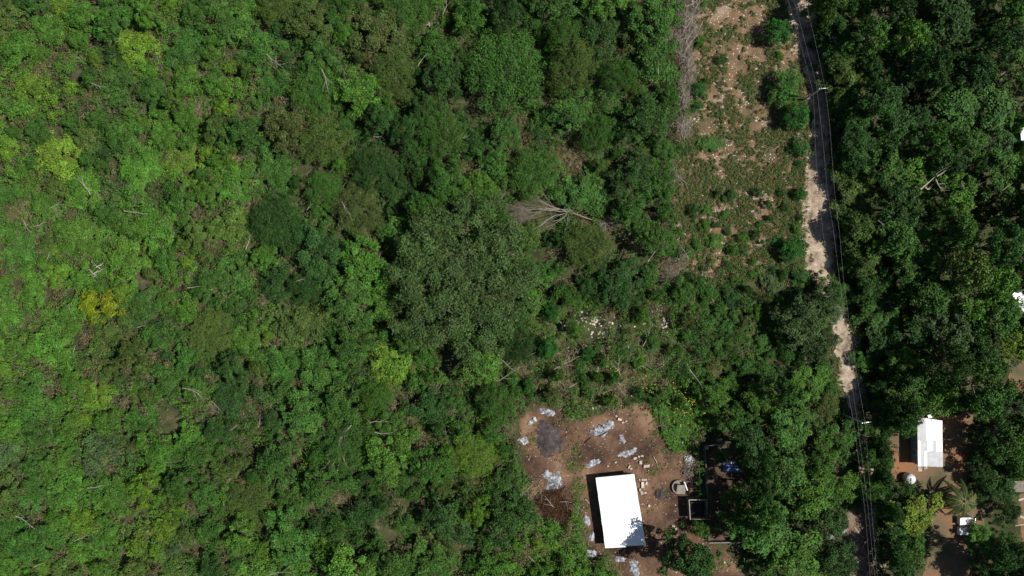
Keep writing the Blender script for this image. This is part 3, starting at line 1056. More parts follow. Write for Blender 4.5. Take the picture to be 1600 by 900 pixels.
# grass and creepers at the edges of the yards
n = 9000
px, py = ru.uniform(800, 1180, n), ru.uniform(600, 920, n)
w = np.zeros(n)
for ax, ay, rx, ry, s in ((1060, 665, 26, 34, 2.2), (1040, 648, 20, 14, 1.6), (895, 715, 12, 24, .9), (903, 770, 9, 40, 1.0), (905, 820, 16, 30, .9), (940, 880, 20, 20, .8),
                          (885, 665, 14, 16, .6), (1020, 735, 18, 22, .3), (1015, 800, 14, 14, .22), (1130, 880, 16, 12, .4), (830, 690, 10, 20, .4),
                          (1035, 770, 10, 16, .25), (990, 655, 10, 8, .4)):
    w = np.maximum(w, s * np.exp(-(((px - ax) / rx) ** 2 + ((py - ay) / ry) ** 2)))
keep = (ru.random(n) < w * 1.25) & (fbm(px / 9, py / 9, 3) > .40)
px, py = px[keep], py[keep]
pal = np.array([[.10, .20, .028], [.075, .17, .028], [.12, .16, .04]])
tag(clump_field('yard_weeds', px, py, np.full(len(px), .08), ru.uniform(.18, .45, len(px)), pal[ru.choice(3, len(px))], 16, .28, .12, ru, .7),
    'bright green creepers and grass at the edges of the brown yard', 'weeds', kind='stuff')
n = 2600
px, py = ru.uniform(1390, 1560, n), ru.uniform(640, 920, n)
w = np.zeros(n)
for ax, ay, rx, ry, s in ((1512, 735, 12, 40, .9), (1525, 770, 14, 16, .8), (1448, 860, 12, 20, .8), (1500, 790, 30, 14, .4), (1485, 700, 12, 20, .25), (1400, 690, 6, 40, .5)):
    w = np.maximum(w, s * np.exp(-(((px - ax) / rx) ** 2 + ((py - ay) / ry) ** 2)))
keep = ru.random(n) < w
px, py = px[keep], py[keep]
pal = np.array([[.08, .12, .035], [.10, .12, .045], [.13, .13, .06]])
tag(clump_field('dooryard_grass', px, py, np.full(len(px), .06), ru.uniform(.2, .5, len(px)), pal[ru.choice(3, len(px))], 14, .26, .1, ru, .5),
    'olive grass along the right side of the house yard', 'grass', kind='stuff')

OPENINGS = [(718, 72, 12), (690, 55, 10), (800, 188, 16), (825, 190, 12), (848, 140, 8), (890, 240, 26), (915, 262, 18), (868, 258, 14), (838, 285, 14), (800, 300, 14),
            (650, 95, 14), (30, 330, 18), (65, 300, 10), (145, 150, 10), (60, 105, 10), (260, 105, 12), (310, 168, 14), (375, 240, 12), (400, 320, 14), (545, 400, 12), (555, 560, 12),
            (780, 560, 14), (820, 580, 16), (850, 600, 14), (905, 625, 12), (890, 590, 18), (960, 605, 24), (985, 590, 22), (940, 620, 16), (1010, 560, 16), (870, 560, 14), (1045, 420, 18),
            (1060, 470, 16), (860, 450, 10), (530, 780, 14), (730, 265, 12), (690, 15, 14), (440, 100, 12), (190, 345, 14), (255, 350, 12), (0, 360, 14), (930, 330, 14), (905, 350, 12)]
n = 130
px = np.concatenate([ru.normal(a, c * .62, int(n * c / 14)) for a, b, c in OPENINGS])
py = np.concatenate([ru.normal(b, c * .62, int(n * c / 14)) for a, b, c in OPENINGS])
pal = np.array([[.17, .15, .065], [.21, .175, .095], [.11, .145, .045], [.14, .13, .055]])
tag(clump_field('dry_grass', px, py, .1 + .9 * ru.random(len(px)) ** 1.5, ru.uniform(.25, .6, len(px)), pal[ru.choice(4, len(px))], 16, .42, .07, ru, .7),
    'tan and yellowing dry grass in the small openings of the scrub', 'dry grass', kind='stuff')

# small yellow flowers on the scrub above the yard
n = 420
px = np.concatenate([ru.normal(1072, 12, 130), ru.normal(1010, 20, 70), ru.normal(955, 8, 30), ru.normal(1110, 12, 40)])
py = np.concatenate([ru.normal(622, 16, 130), ru.normal(612, 14, 70), ru.normal(580, 10, 30), ru.normal(640, 14, 40)])
zz = ru.uniform(1.2, 2.0, len(px))
k = TAN * (CAM_H - zz) / 800
P = np.stack([(px - 800) * k, -(py - 450) * k, zz], 1)
T = np.tile(np.array([[.55, .46, .07]]), (len(px), 1)) * ru.uniform(.7, 1.2, (len(px), 1))
V, F, Cc = leaves(P, np.array([0, 0, 1]) + ru.normal(0, .3, (len(px), 3)), np.full(len(px), .28), np.full(len(px), .22), T, ru)
o = link(bpy.data.objects.new('yellow_flowers', mesh_np('yellow_flowers', V, F, MAT['leaf'], Cc)))
o.color = (1, 1, 1, 1)
tag(o, 'small yellow blooms dotted over the scrub above the yard', 'flowers', kind='stuff')


# ---- stones
def rocks(px, py, size, rng, z=None):
    """low angular stones as arrays: squashed octahedra with uneven corners"""
    base = np.array([[1, 0, 0], [.4, .9, 0], [-.7, .7, 0], [-1, -.2, 0], [-.2, -1, 0], [.8, -.7, 0], [.2, .1, 1]], float)
    f = np.array([[0, 1, 6], [1, 2, 6], [2, 3, 6], [3, 4, 6], [4, 5, 6], [5, 0, 6]])
    n = len(px)
    a = rng.uniform(0, 6.28, n)
    B = np.tile(base, (n, 1, 1)) * (1 + rng.normal(0, .22, (n, 7, 1)))
    x = B[:, :, 0] * np.cos(a)[:, None] - B[:, :, 1] * np.sin(a)[:, None]
    y = B[:, :, 0] * np.sin(a)[:, None] + B[:, :, 1] * np.cos(a)[:, None]
    zz = B[:, :, 2] * rng.uniform(.4, .8, n)[:, None] + .0
    P = np.stack([x, y, zz], 2) * size[:, None, None]
    k = PXM
    P[:, :, 0] += ((px - 800) * k)[:, None]
    P[:, :, 1] += (-(py - 450) * k)[:, None]
    if z is not None:
        P[:, :, 2] += z[:, None]
    P[:, :6, 2] -= .05
    F = (f[None] + (np.arange(n) * 7)[:, None, None]).reshape(-1, 3)
    return P.reshape(-1, 3), F


def stone_stuff(name, px, py, size, mat, label, cat='stones', z=None):
    V, F = rocks(px, py, size, ru, z)
    o = link(bpy.data.objects.new(name, mesh_np(name, V, F, mat)))
    return tag(o, label, cat, kind='stuff')


n = 16000
px, py = ru.uniform(1040, 1275, n), ru.uniform(-20, 450, n)
d3 = fbm(px / 24 + 90, py / 24, 4)
for ax, ay, rx in ((1145, 160, 30), (1160, 200, 30), (1085, 260, 22), (1140, 290, 20), (1140, 395, 14), (1060, 320, 14), (1190, 240, 25), (1120, 300, 40), (1180, 310, 30), (1095, 350, 22), (1150, 340, 26), (1195, 380, 16), (1130, 212, 16), (1110, 40, 12)):
    d3 = d3 + .16 * np.exp(-(((px - ax) ** 2 + (py - ay) ** 2) / rx ** 2))
keep = inside(px, py, STRIP) & ((d3 + .12 * (fbm(px / 5, py / 5, 2) - .5) > .57) & (ru.random(n) < .7) | (ru.random(n) < .26))
px, py = px[keep], py[keep]
stone_stuff('limestone_rubble', px, py, .05 + .19 * ru.random(len(px)) ** 3, MAT['stone'], 'pale limestone rubble strewn over the cleared strip')
# outcrops left of the regrowth
px = np.concatenate([ru.normal(ax, s, m) for ax, ay, s, m in ((912, 500, 9, 22), (938, 513, 12, 36), (1040, 507, 13, 36), (1030, 482, 8, 14), (985, 500, 20, 10), (970, 600, 26, 14), (880, 530, 16, 10), (718, 68, 5, 26), (1060, 515, 4, 10), (930, 500, 3, 16), (670, 38, 3, 6), (805, 183, 5, 8))])
py = np.concatenate([ru.normal(ay, s * .7, m) for ax, ay, s, m in ((912, 500, 9, 22), (938, 513, 12, 36), (1040, 507, 13, 36), (1030, 482, 8, 14), (985, 500, 20, 10), (970, 600, 26, 14), (880, 530, 16, 10), (718, 68, 5, 26), (1060, 515, 4, 10), (930, 500, 3, 16), (670, 38, 3, 6), (805, 183, 5, 8))])
stone_stuff('rock_outcrop', px, py, ru.uniform(.08, .27, len(px)), MAT['stone'], 'white limestone rocks breaking through the scrub', z=np.full(len(px), .06))
# gravel of the track and yards
n = 3200
px, py = ru.uniform(1200, 1390, n), ru.uniform(-20, 920, n)
keep = inside(px, py, TRACK)
stone_stuff('track_gravel', px[keep], py[keep], .05 + .10 * ru.random(keep.sum()) ** 2, MAT['stone'], 'loose pale stones on the dirt track')
n = 1500
px, py = ru.uniform(820, 1120, n), ru.uniform(630, 900, n)
keep = inside(px, py, YARD)
stone_stuff('yard_gravel', px[keep], py[keep], .04 + .14 * ru.random(keep.sum()) ** 4, MAT['stone'], 'scattered small stones on the brown yard')


# ---- dry twigs
def sticks(P0, P1, r):
    """three-sided tapered sticks from P0 to P1"""
    n = len(P0)
    D = P1 - P0
    D /= np.linalg.norm(D, axis=1, keepdims=True) + 1e-9
    U = np.cross(D, np.array([0.05, .1, 1.0]))
    U /= np.linalg.norm(U, axis=1, keepdims=True) + 1e-9
    W = np.cross(D, U)
    V = np.empty((n, 6, 3))
    for k in range(3):
        t = 2 * np.pi * k / 3
        o = U * math.cos(t) + W * math.sin(t)
        V[:, k] = P0 + o * r[:, None]
        V[:, 3 + k] = P1 + o * (r * .4)[:, None]
    f = np.array([[0, 1, 4, 3], [1, 2, 5, 4], [2, 0, 3, 5]])
    F = (f[None] + (np.arange(n) * 6)[:, None, None]).reshape(-1, 4)
    return V.reshape(-1, 3), F


def twig_arrays(px, py, z, length, ang, rad, rng, tilt=.18):
    k = TAN * (CAM_H - z) / 800
    C = np.stack([(px - 800) * k, -(py - 450) * k, z], 1)
    D = np.stack([np.cos(ang), np.sin(ang), rng.normal(0, tilt, len(px))], 1) * (length / 2)[:, None]
    return sticks(C - D, C + D, rad)


n = 10000
px, py = ru.uniform(-20, 1090, n), ru.uniform(-20, 920, n)
keep = ~open_mask(px, py) & (fbm(px / 16 + 8, py / 16 + 3, 3) > .52)
px, py = px[keep], py[keep]
V, F = twig_arrays(px, py, ru.uniform(.5, 3.0, len(px)), ru.uniform(.6, 2.6, len(px)), ru.uniform(0, 6.28, len(px)), ru.uniform(.015, .04, len(px)), ru)
tag(link(bpy.data.objects.new('dry_twigs', mesh_np('dry_twigs', V, F, MAT['twig']))), 'dry grey twigs lying through the scrub', 'twigs', kind='stuff')
# pale straw-like slash above the yard and at the spots of dry slash in the scrub
SPOTS = ((890, 570, 26, 20, 260), (930, 590, 26, 18, 260), (1000, 555, 26, 22, 240), (860, 590, 20, 16, 160), (960, 545, 20, 16, 160), (1030, 590, 22, 16, 140), (970, 610, 26, 16, 420), (955, 625, 16, 10, 160), (835, 765, 14, 16, 150), (60, 325, 16, 12, 120), (440, 100, 16, 12, 90), (905, 250, 22, 14, 160),
         (260, 345, 14, 10, 90), (30, 60, 14, 12, 80), (370, 240, 10, 14, 80), (550, 405, 12, 14, 90), (800, 765, 16, 12, 110), (330, 440, 12, 12, 60),
         (310, 170, 16, 12, 100), (700, 15, 16, 12, 130), (545, 560, 12, 10, 60), (410, 320, 12, 10, 60), (1050, 420, 26, 16, 260), (820, 570, 20, 14, 150),
         (890, 600, 20, 12, 120), (990, 590, 30, 16, 220), (1075, 560, 40, 24, 120), (530, 780, 24, 10, 70), (190, 340, 18, 10, 60), (120, 95, 20, 10, 80))
px = np.concatenate([ru.normal(a, s * .6, m) for a, b, s, t, m in SPOTS])
py = np.concatenate([ru.normal(b, t * .6, m) for a, b, s, t, m in SPOTS])
V, F = twig_arrays(px, py, ru.uniform(.3, 2.0, len(px)), ru.uniform(.7, 2.2, len(px)), ru.uniform(0, 6.28, len(px)), ru.uniform(.015, .045, len(px)), ru)
tag(link(bpy.data.objects.new('dry_slash', mesh_np('dry_slash', V, F, MAT['straw']))), 'pale dry slash strewn in openings of the scrub', 'slash', kind='stuff')


# ------------------------------------------------------------------ dead wood
def branch_parts(b, p, d, length, rad, depth, rng, spread=.55, segs=4):
    """a crooked branch that forks, added to the solids b"""
    pts, rr = [Vector(p)], [rad]
    d = Vector(d).normalized()
    for i in range(segs):
        d = (d + Vector((rng.normal(0, .16), rng.normal(0, .16), rng.normal(0, .06)))).normalized()
        pts.append(pts[-1] + d * length / segs)
        rr.append(rad * (1 - .72 * (i + 1) / segs))
    b.tube(pts, rr, 6 if depth > 1 else 5)
    if depth > 0:
        for i in range(1, segs + 1):
            if rng.random() < .8:
                s = 1 if rng.random() < .5 else -1
                a = s * rng.uniform(.35, 1.0) * spread * 1.4
                q = Vector((d.x * math.cos(a) - d.y * math.sin(a), d.x * math.sin(a) + d.y * math.cos(a), d.z + rng.normal(.05, .15)))
                branch_parts(b, pts[i], q, length * rng.uniform(.35, .62), rr[i] * .72, depth - 1, rng, spread, 3)


rd = np.random.default_rng(21)
# (x, y, length px, angle deg, forks, height m)
DEAD = [(905, 600, 34, 20, 2, 2), (940, 570, 40, 65, 2, 2.2), (960, 600, 36, -30, 2, 2), (875, 600, 28, -50, 1, 2), (1035, 570, 30, 40, 1, 2.2), (985, 545, 30, -60, 1, 2.4), (865, 555, 24, 10, 1, 2.2), (185, 60, 14, 50, 1, 4), (155, 133, 26, -15, 1, 4), (130, 292, 32, 130, 1, 4), (430, 95, 36, -38, 1, 4.5), (515, 122, 38, -48, 2, 5), (660, 92, 26, 55, 1, 4),
        (700, 12, 26, 50, 1, 4), (590, 212, 14, 10, 1, 5), (722, 212, 20, 40, 1, 4.5), (697, 222, 20, -10, 1, 4.5), (1030, 108, 16, 85, 0, 5.5), (1422, 104, 15, 0, 0, 9),
        (40, 352, 18, -60, 1, 3.5), (62, 352, 22, 10, 1, 3.5), (212, 331, 38, -5, 0, 3.6), (252, 346, 18, 10, 1, 3), (90, 322, 28, 15, 1, 3.2), (75, 400, 12, 60, 1, 3.4),
        (110, 485, 22, 75, 1, 3.5), (156, 462, 9, 90, 0, 4), (303, 449, 22, 3, 0, 4.5), (383, 378, 24, 90, 1, 4.5), (222, 510, 18, 10, 1, 3.5), (116, 545, 12, 60, 1, 3.3),
        (482, 323, 12, 60, 1, 5), (542, 325, 26, -50, 1, 5), (551, 401, 28, -62, 0, 5), (487, 392, 14, -30, 1, 5), (468, 436, 14, 30, 1, 5), (593, 400, 10, 80, 1, 5),
        (785, 375, 22, -30, 0, 6.5), (753, 352, 18, 60, 0, 7), (720, 408, 30, 35, 2, 9.3), (735, 425, 20, -20, 1, 9.2), (690, 460, 16, 20, 1, 9), (787, 310, 18, 40, 1, 5),
        (880, 505, 16, -40, 1, 2), (882, 568, 50, 32, 1, 2.5), (1012, 528, 30, 60, 1, 2.3), (972, 570, 34, 80, 2, 2.5), (1010, 573, 24, -10, 2, 2.3), (1085, 590, 48, -62, 0, 2.4),
        (795, 565, 34, -20, 1, 4.5), (790, 585, 28, 45, 1, 4.5), (825, 555, 26, 25, 0, 3), (1018, 395, 30, 70, 1, 4.5), (1040, 375, 26, -50, 1, 4), (1100, 425, 20, 70, 1, 1),
        (1378, 350, 16, -50, 1, 9.5), (1505, 288, 14, 75, 1, 11), (1525, 290, 20, 40, 1, 11), (1575, 292, 20, 35, 0, 11), (1415, 325, 18, 15, 1, 8), (1370, 28, 22, 80, 1, 10),
        (300, 612, 34, -20, 2, 4), (338, 634, 22, -40, 1, 4), (366, 672, 16, 5, 1, 4), (150, 760, 30, 12, 0, 3.6), (38, 812, 34, -20, 1, 3.8), (55, 828, 20, -35, 1, 3.8),
        (364, 842, 22, 20, 1, 4.3), (376, 820, 18, 85, 1, 4.3), (125, 842, 22, 20, 1, 3.8), (62, 880, 22, 35, 0, 3.7), (595, 656, 36, 15, 1, 4.5), (600, 678, 30, -10, 1, 4.5),
        (440, 888, 44, 30, 1, 5), (735, 793, 24, -55, 2, 5), (460, 658, 20, 60, 1, 4.5), (528, 742, 14, -80, 1, 4), (835, 880, 24, -50, 1, 2), (815, 768, 46, 30, 1, 1.5),
        (548, 612, 14, 80, 0, 5), (1240, 612, 24, 0, 0, 1.5), (1375, 775, 14, -20, 1, 4), (405, 660, 18, 80, 1, 4.2), (25, 555, 16, 30, 1, 3.2), (1118, 290, 12, 70, 0, .5)]
for (px, py, L, a, fk, zz) in DEAD:
    x, y, _ = g(px, py, zz)
    k = TAN * (CAM_H - zz) / 800
    Lm = L * k
    ar = math.radians(a)
    b = MB()
    rad = min(.10, .036 + Lm * .010) * (1.25 if fk == 0 else 1)
    branch_parts(b, (-math.cos(ar) * Lm / 2, -math.sin(ar) * Lm / 2, -.2), (math.cos(ar), math.sin(ar), .08), Lm, rad, fk, rd)
    o = b.build('dead_branch', MAT['dead'])
    o.location = (x, y, zz)
    tag(o, None, 'dead branch', 'bleached dead branches among the trees')
    label_later(o, ('bare forked dead branch' if fk else 'straight bleached dead limb') + (' in the crowns' if zz > 6 else ''), px, py)


def dead_tree(label, parts, zz, rad, name='dead_branches', depth=1, spread=.5):
    """parts: list of (x0,y0,x1,y1) limbs in photo positions"""
    x, y, _ = g(parts[0][0], parts[0][1], 0)
    root = empty(name, (x, y, 0), label, 'dead tree')
    for i, (x0, y0, x1, y1) in enumerate(parts):
        p0, p1 = Vector(g(x0, y0, zz)), Vector(g(x1, y1, zz * .9))
        b = MB()
        branch_parts(b, p0 - Vector((x, y, 0)), p1 - p0, (p1 - p0).length, rad * (1 if i == 0 else .8), depth, rd, spread, 5)
        b.build('limb', MAT['dead'], root)
    return root


ft = dead_tree('fallen bleached tree fanning its bare limbs to the left, right of the huge tree',
               [(890, 330, 822, 331), (888, 328, 826, 305), (888, 332, 838, 345), (886, 334, 862, 368), (888, 335, 878, 370), (884, 328, 812, 318),
                (893, 330, 880, 310), (884, 330, 832, 322)], 2.6, .075, 'fallen_tree', 2, .35)
b = MB()
p0, p1 = Vector(g(890, 331, 1.8)) - ft.location, Vector(g(960, 348, .9)) - ft.location
b.tube([p0, p0 * .5 + p1 * .5 + Vector((0, -.6, .1)), p1], [.12, .10, .06], 7)
b.build('trunk', MAT['twig'], ft)
n = 700
aa = rd.normal(0, .5, n)
px = 806 + rd.normal(0, 1, n) * 9 + rd.random(n) * 14
py = 335 + rd.normal(0, 11, n)
V, F = twig_arrays(px, py, rd.uniform(1.8, 3, n), rd.uniform(.6, 1.9, n), math.pi + rd.normal(0, .35, n), rd.uniform(.012, .03, n), rd)
V = V - np.array(ft.location)
tag(link(bpy.data.objects.new('fine_twigs', mesh_np('fine_twigs', V, F, MAT['twig'])), ft), kind='stuff')

dead_tree('fanned grey dead branch lying below left in the scrub', [(549, 664, 490, 712), (535, 680, 505, 728), (530, 688, 528, 728), (540, 672, 512, 700)], 4.2, .11, 'fanned_dead_branch', 1, .3)
dead_tree('forked white snag with short stubs left of the lime bush', [(150, 430, 137, 424), (146, 428, 158, 420), (150, 418, 156, 408), (148, 432, 144, 434), (156, 420, 144, 413)], 4.0, .16, 'white_snag', 1, .6)
dead_tree('pale forked branches showing through the tall forest crowns', [(1438, 296, 1466, 275), (1462, 280, 1472, 296), (1464, 276, 1470, 268), (1445, 292, 1452, 300)], 10.5, .17, 'pale_forked_branches', 1, .5)


def brush_pile(label, spots, nst, seed, mat='twig', ang=None, big=3, top=1.6, group=None, cat='brush pile'):
    rb = np.random.default_rng(seed)
    thick = .035
    cx = sum(s[0] for s in spots) / len(spots)
    cy = sum(s[1] for s in spots) / len(spots)
    x, y, _ = g(cx, cy, 0)
    root = empty('brush_pile', (x, y, 0), label, cat, group)
    m = nst // len(spots)
    px = np.concatenate([rb.normal(s[0], s[2] * .5, m) for s in spots])
    py = np.concatenate([rb.normal(s[1], s[3] * .5, m) for s in spots])
    hh = np.concatenate([np.full(m, top)] * len(spots)) * rb.random(len(px)) ** .8
    a = rb.uniform(0, 6.28, len(px)) if ang is None else ang + rb.normal(0, .8, len(px))
    V, F = twig_arrays(px, py, .15 + hh, rb.uniform(.8, 2.8, len(px)), a, rb.uniform(.012, .03 + thick, len(px)), rb, .25)
    V = V - np.array([x, y, 0])
    tag(link(bpy.data.objects.new('brushwood', mesh_np('brushwood', V, F, MAT[mat])), root), kind='stuff')
    for i in range(big):
        s = spots[int(rb.integers(len(spots)))]
        b = MB()
        q = Vector(g(s[0] + rb.normal(0, s[2] * .3), s[1] + rb.normal(0, s[3] * .3), top)) - Vector((x, y, 0))
        t = (ang if ang is not None else rb.uniform(0, 6.28)) + rb.normal(0, .6)
        branch_parts(b, q, (math.cos(t), math.sin(t), 0), rb.uniform(2.5, 5), .08, 1, rb, .5, 4)
        b.build('branch', MAT['dead'], root)
    return root


brush_pile('long grey brush row heaped along the left side of the cleared strip', [(1080, 8, 26, 16), (1073, 30, 18, 14), (1078, 48, 16, 12), (1066, 62, 18, 12), (1072, 86, 10, 14), (1077, 108, 9, 14), (1069, 132, 12, 16), (1070, 154, 7, 12)],
           1500, 31, ang=1.45, big=18)
brush_pile('short grey brush heap below the long brush row', [(1067, 192, 9, 12), (1068, 205, 9, 10)], 420, 32, ang=1.4, big=3)
brush_pile('pale brush heap left of the top of the long row', [(1045, 58, 12, 12), (1040, 70, 8, 8)], 330, 33, big=3)
brush_pile('grey brush heap at the lower left end of the cleared strip', [(1052, 418, 18, 14), (1062, 408, 12, 10), (1046, 432, 10, 10)], 480, 34, big=4, top=1.4)
brush_pile('small grey brush heap at the left edge of the strip, middle', [(1050, 275, 12, 10)], 220, 35, big=2, top=1)
brush_pile('brown rotting brush heap left of the white-roofed shed', [(855, 785, 20, 12), (866, 778, 20, 14), (880, 805, 16, 12), (868, 795, 16, 14)], 1500, 36, 'brownbrush', big=2, top=1.3)
brush_pile('grey-brown litter heap beside the shallow ash by the ruin wall', [(1078, 735, 9, 14)], 160, 37, big=1, top=.5)
brush_pile('grey tangle of dry stems at the far end of the fallen tree', [(968, 350, 14, 6), (945, 348, 14, 5)], 260, 38, big=2, top=1.4)


# ------------------------------------------------------------------ ash heaps and burnt ground
def mound(name, px, py, rx, ry, h, mat, label, cat, group=None, seed=0, rot=0.0, rag=.45):
    """low heap with a ragged outline and an uneven top"""
    rb = np.random.default_rng(seed + 500)
    R = max(rx, ry) * 1.7
    cell = max(.55, R / 26)
    n = int(2 * R / cell) + 1
    X, Y = np.meshgrid(px - R + np.arange(n) * cell, py - R + np.arange(n) * cell)
    u, v = (X - px), (Y - py)
    c_, s_ = math.cos(rot), math.sin(rot)
    a, b_ = (u * c_ - v * s_) / rx, (u * s_ + v * c_) / ry
    q = 1 - np.hypot(a, b_)
    d = q + (fbm(X / (R * .42) + seed * 5.1, Y / (R * .42) + seed, 4) - .5) * 2.6 * rag + (fbm(X / 2.2 + seed, Y / 2.2, 2) - .5) * .9 * rag
    d = np.where(q < -.75, -1, d)
    zz = lambda x, y, dv: .028 + h * (1 - math.exp(-2.2 * max(dv, 0))) * (.55 + .9 * float(vnoise(x / 1.6 + seed, y / 1.6)))
    me = contour(name, X, Y, d, zz, mat)
    c0 = Vector(g(px, py, 0))
    me.transform(Matrix.Translation(-c0))
    me.polygons.foreach_set('use_smooth', [True] * len(me.polygons))
    o = link(bpy.data.objects.new(name, me))
    o.location = c0
    return tag(o, label, cat, group)


AG = 'ash heaps on the brown yard'
ASH = [(856, 644, 13, 6, .4, -.25, 'pale ash heap above the burnt black patch'), (834, 656, 5, 4, .3, 0, 'tiny white ash spot, right of two left of the burnt patch'),
       (828, 661, 4, 3.5, .3, 0, 'tiny white ash spot, left of two left of the burnt patch'), (818, 689, 8, 6, .4, 0, 'small ash heap at the left edge of the yard'),
       (941, 671, 16, 10, .5, .5, 'large ash heap with burnt logs at the top middle of the yard'), (971, 686, 6, 7, .3, 0, 'small round ash heap right of the log-crossed one'),
       (981, 708, 14, 5, .35, .3, 'long ash heap above the rubble'), (926, 723, 11, 5.5, .3, .3, 'white ash heap just above the shed roof corner'),
       (864, 749, 14, 17, .5, .2, 'biggest mottled ash heap left of the shed above the brown brush'), (917, 815, 6, 12, .4, .2, 'tall narrow ash heap left of the shed wall'),
       (925, 838, 4, 8, .3, -.2, 'narrow ash strip left of the shed lower corner'), (923, 864, 8, 6, .35, 0, 'ash heap below left of the shed lower corner'),
       (1076, 719, 9, 8, .5, 0, 'blue-grey ash heap against the ruined wall'), (991, 886, 8, 13, .4, .25, 'ash heap at the bottom edge below the shed'),
       (970, 874, 7, 5, .3, 0, 'shaded ash spot below the shed roof'), (1311, 826, 11, 7, .4, -.5, 'ash heap among the trees left of the lower track'),
       (1297, 839, 6, 5, .3, 0, 'smaller ash heap left of the one by the lower track'), (1322, 865, 10, 8, .3, 0, 'faint ash heap on the littered verge')]
for i, (px, py, rx, ry, h, ro, lb) in enumerate(ASH):
    mound('ash_heap', px, py, rx, ry, h, MAT['ash'], lb, 'ash heap', AG, i + 1, ro, .5)
mound('burnt_patch', 858, 684, 22, 28, .35, MAT['char'], 'round burnt black patch of charcoal at the left of the yard', 'burnt patch', None, 40, .1, .42)
mound('burnt_patch', 1032, 772, 9, 8, .3, MAT['char'], 'small dark burnt spot right of the shed among weeds', 'burnt patch', None, 41, 0, .5)
for i, (x0, y0, x1, y1, lb) in enumerate(((936, 683, 950, 674, 'charred log lying across the left of the log-crossed ash heap'), (939, 664, 945, 670, 'short charred log at the top of the log-crossed ash heap'),
                                          (914, 692, 924, 683, 'thin charred stick left of the log-crossed ash heap'), (1021, 713, 1028, 728, 'pale stick lying on the soil right of the rubble'),
                                          (914, 780, 921, 787, 'pale stick left of the shed wall'), (872, 772, 884, 760, 'dark curved log at the edge of the brown brush heap'))):
    b = MB()
    c = Vector(g((x0 + x1) / 2, (y0 + y1) / 2, .5 if i < 2 else .15))
    p0, p1 = Vector(g(x0, y0, c.z)) - c, Vector(g(x1, y1, c.z)) - c
    b.tube([p0, (p0 + p1) * .5 + Vector((.05, .05, .08)), p1], [.11, .10, .06], 7)
    o = b.build('log' if i in (0, 1, 5) else 'stick', MAT['char'] if i in (0, 1, 2, 5) else MAT['dead'])
    o.location = c
    tag(o, lb, 'log' if i in (0, 1, 5) else 'stick', 'loose logs and sticks on the yard')


# ------------------------------------------------------------------ buildings
def corrugated(b, P, u0, u1, v0, v1, along, waves, amp, lift=0.0):
    """sheet of corrugated metal with thickness; P(u,v) -> point; ribs run along u ('u') or v ('v')"""
    n = waves * 2
    top, bot = [], []
    for i in range(n + 1):
        t = i / n
        z = amp * (1 if i % 2 else -1) + lift
        for e in (0, 1):
            u, v = (u0 + (u1 - u0) * e, v0 + (v1 - v0) * t) if along == 'u' else (u0 + (u1 - u0) * t, v0 + (v1 - v0) * e)
            p = Vector(P(u, v))
            top.append(p + Vector((0, 0, z)))
            bot.append(p + Vector((0, 0, z - .02)))
    fs = []
    N = len(top)
    flip = None
    for i in range(n):
        q = (2 * i, 2 * i + 1, 2 * i + 3, 2 * i + 2)
        fs.append(q)
        fs.append(tuple(x + N for x in q[::-1]))
        fs.append((2 * i, 2 * i + 2, 2 * i + 2 + N, 2 * i + N))
        fs.append((2 * i + 1, 2 * i + 1 + N, 2 * i + 3 + N, 2 * i + 3))
    b.add(top + bot, fs)


def quadmap(A, B, C_, D):
    A, B, C_, D = map(Vector, (A, B, C_, D))
    return lambda u, v: (A * (1 - u) + B * u) * (1 - v) + (D * (1 - u) + C_ * u) * v


def wall_boxes(root, corners, h, th, mat, name='wall', skip=()):
    for i in range(4):
        if i in skip:
            continue
        a, c = Vector(corners[i]), Vector(corners[(i + 1) % 4])
        d = (c - a)
        L = d.length
        d.normalize()
        s = a + d * (th if i % 2 == 0 else 0)
        e = c - d * (th if i % 2 == 0 else 0)
        nrm = Vector((-d.y, d.x, 0))
        hs = h if hasattr(h, '__len__') else (h, h)
        b = MB()
        lo = [s, e, e + nrm * th, s + nrm * th]
        b.hexa([(p.x, p.y, -.05) for p in lo] + [(p.x, p.y, hs[0]) for p in lo])
        b.build(name, mat, root)


# the big white-roofed shed
Zs = 2.35
A, B_, C_, D = g(931, 747, Zs), g(991, 741, Zs + .1), g(1009.5, 853, Zs + .1), g(946, 856, Zs)
cx, cy = (A[0] + C_[0]) / 2, (A[1] + C_[1]) / 2
shed = empty('white_roofed_shed', (cx, cy, 0), 'long shed with a blank bright white metal roof on the brown yard', 'shed')
loc = lambda p: (p[0] - cx, p[1] - cy, p[2])
Pm = quadmap(loc(A), loc(B_), loc(C_), loc(D))
rows = 15
for j in range(rows):
    for i in range(2):
        b = MB()
        u0, u1 = (-.002, .515) if i == 0 else (.50, 1.0)
        v0, v1 = j / rows - .004, (j + 1) / rows + .004
        if i == 1:
            v0, v1 = v0 * .985, v1 * .985
        u0 += random.uniform(-.004, .004)
        u1 += random.uniform(-.004, .004)
        corrugated(b, Pm, u0, u1, v0, v1, 'u', 4, .010, .022 * i + .008 * (j % 2) + random.uniform(0, .004))
        b.build('roof_sheet', MAT['white_sheet'], shed)
ins = [Pm(.04, .02), Pm(.96, .02), Pm(.96, .975), Pm(.04, .975)][::-1]
wall_boxes(shed, [(p.x, p.y, 0) for p in ins], Zs - .08, .15, MAT['plank'])
for u in (.03, .5, .97):
    b = MB()
    p, q = Pm(u, .015), Pm(u, .98)
    b.tube([(p.x, p.y, Zs - .045 + .1 * u), (q.x, q.y, Zs - .045 + .1 * u)], .05, 6)
    b.build('purlin', MAT['plank'], shed)

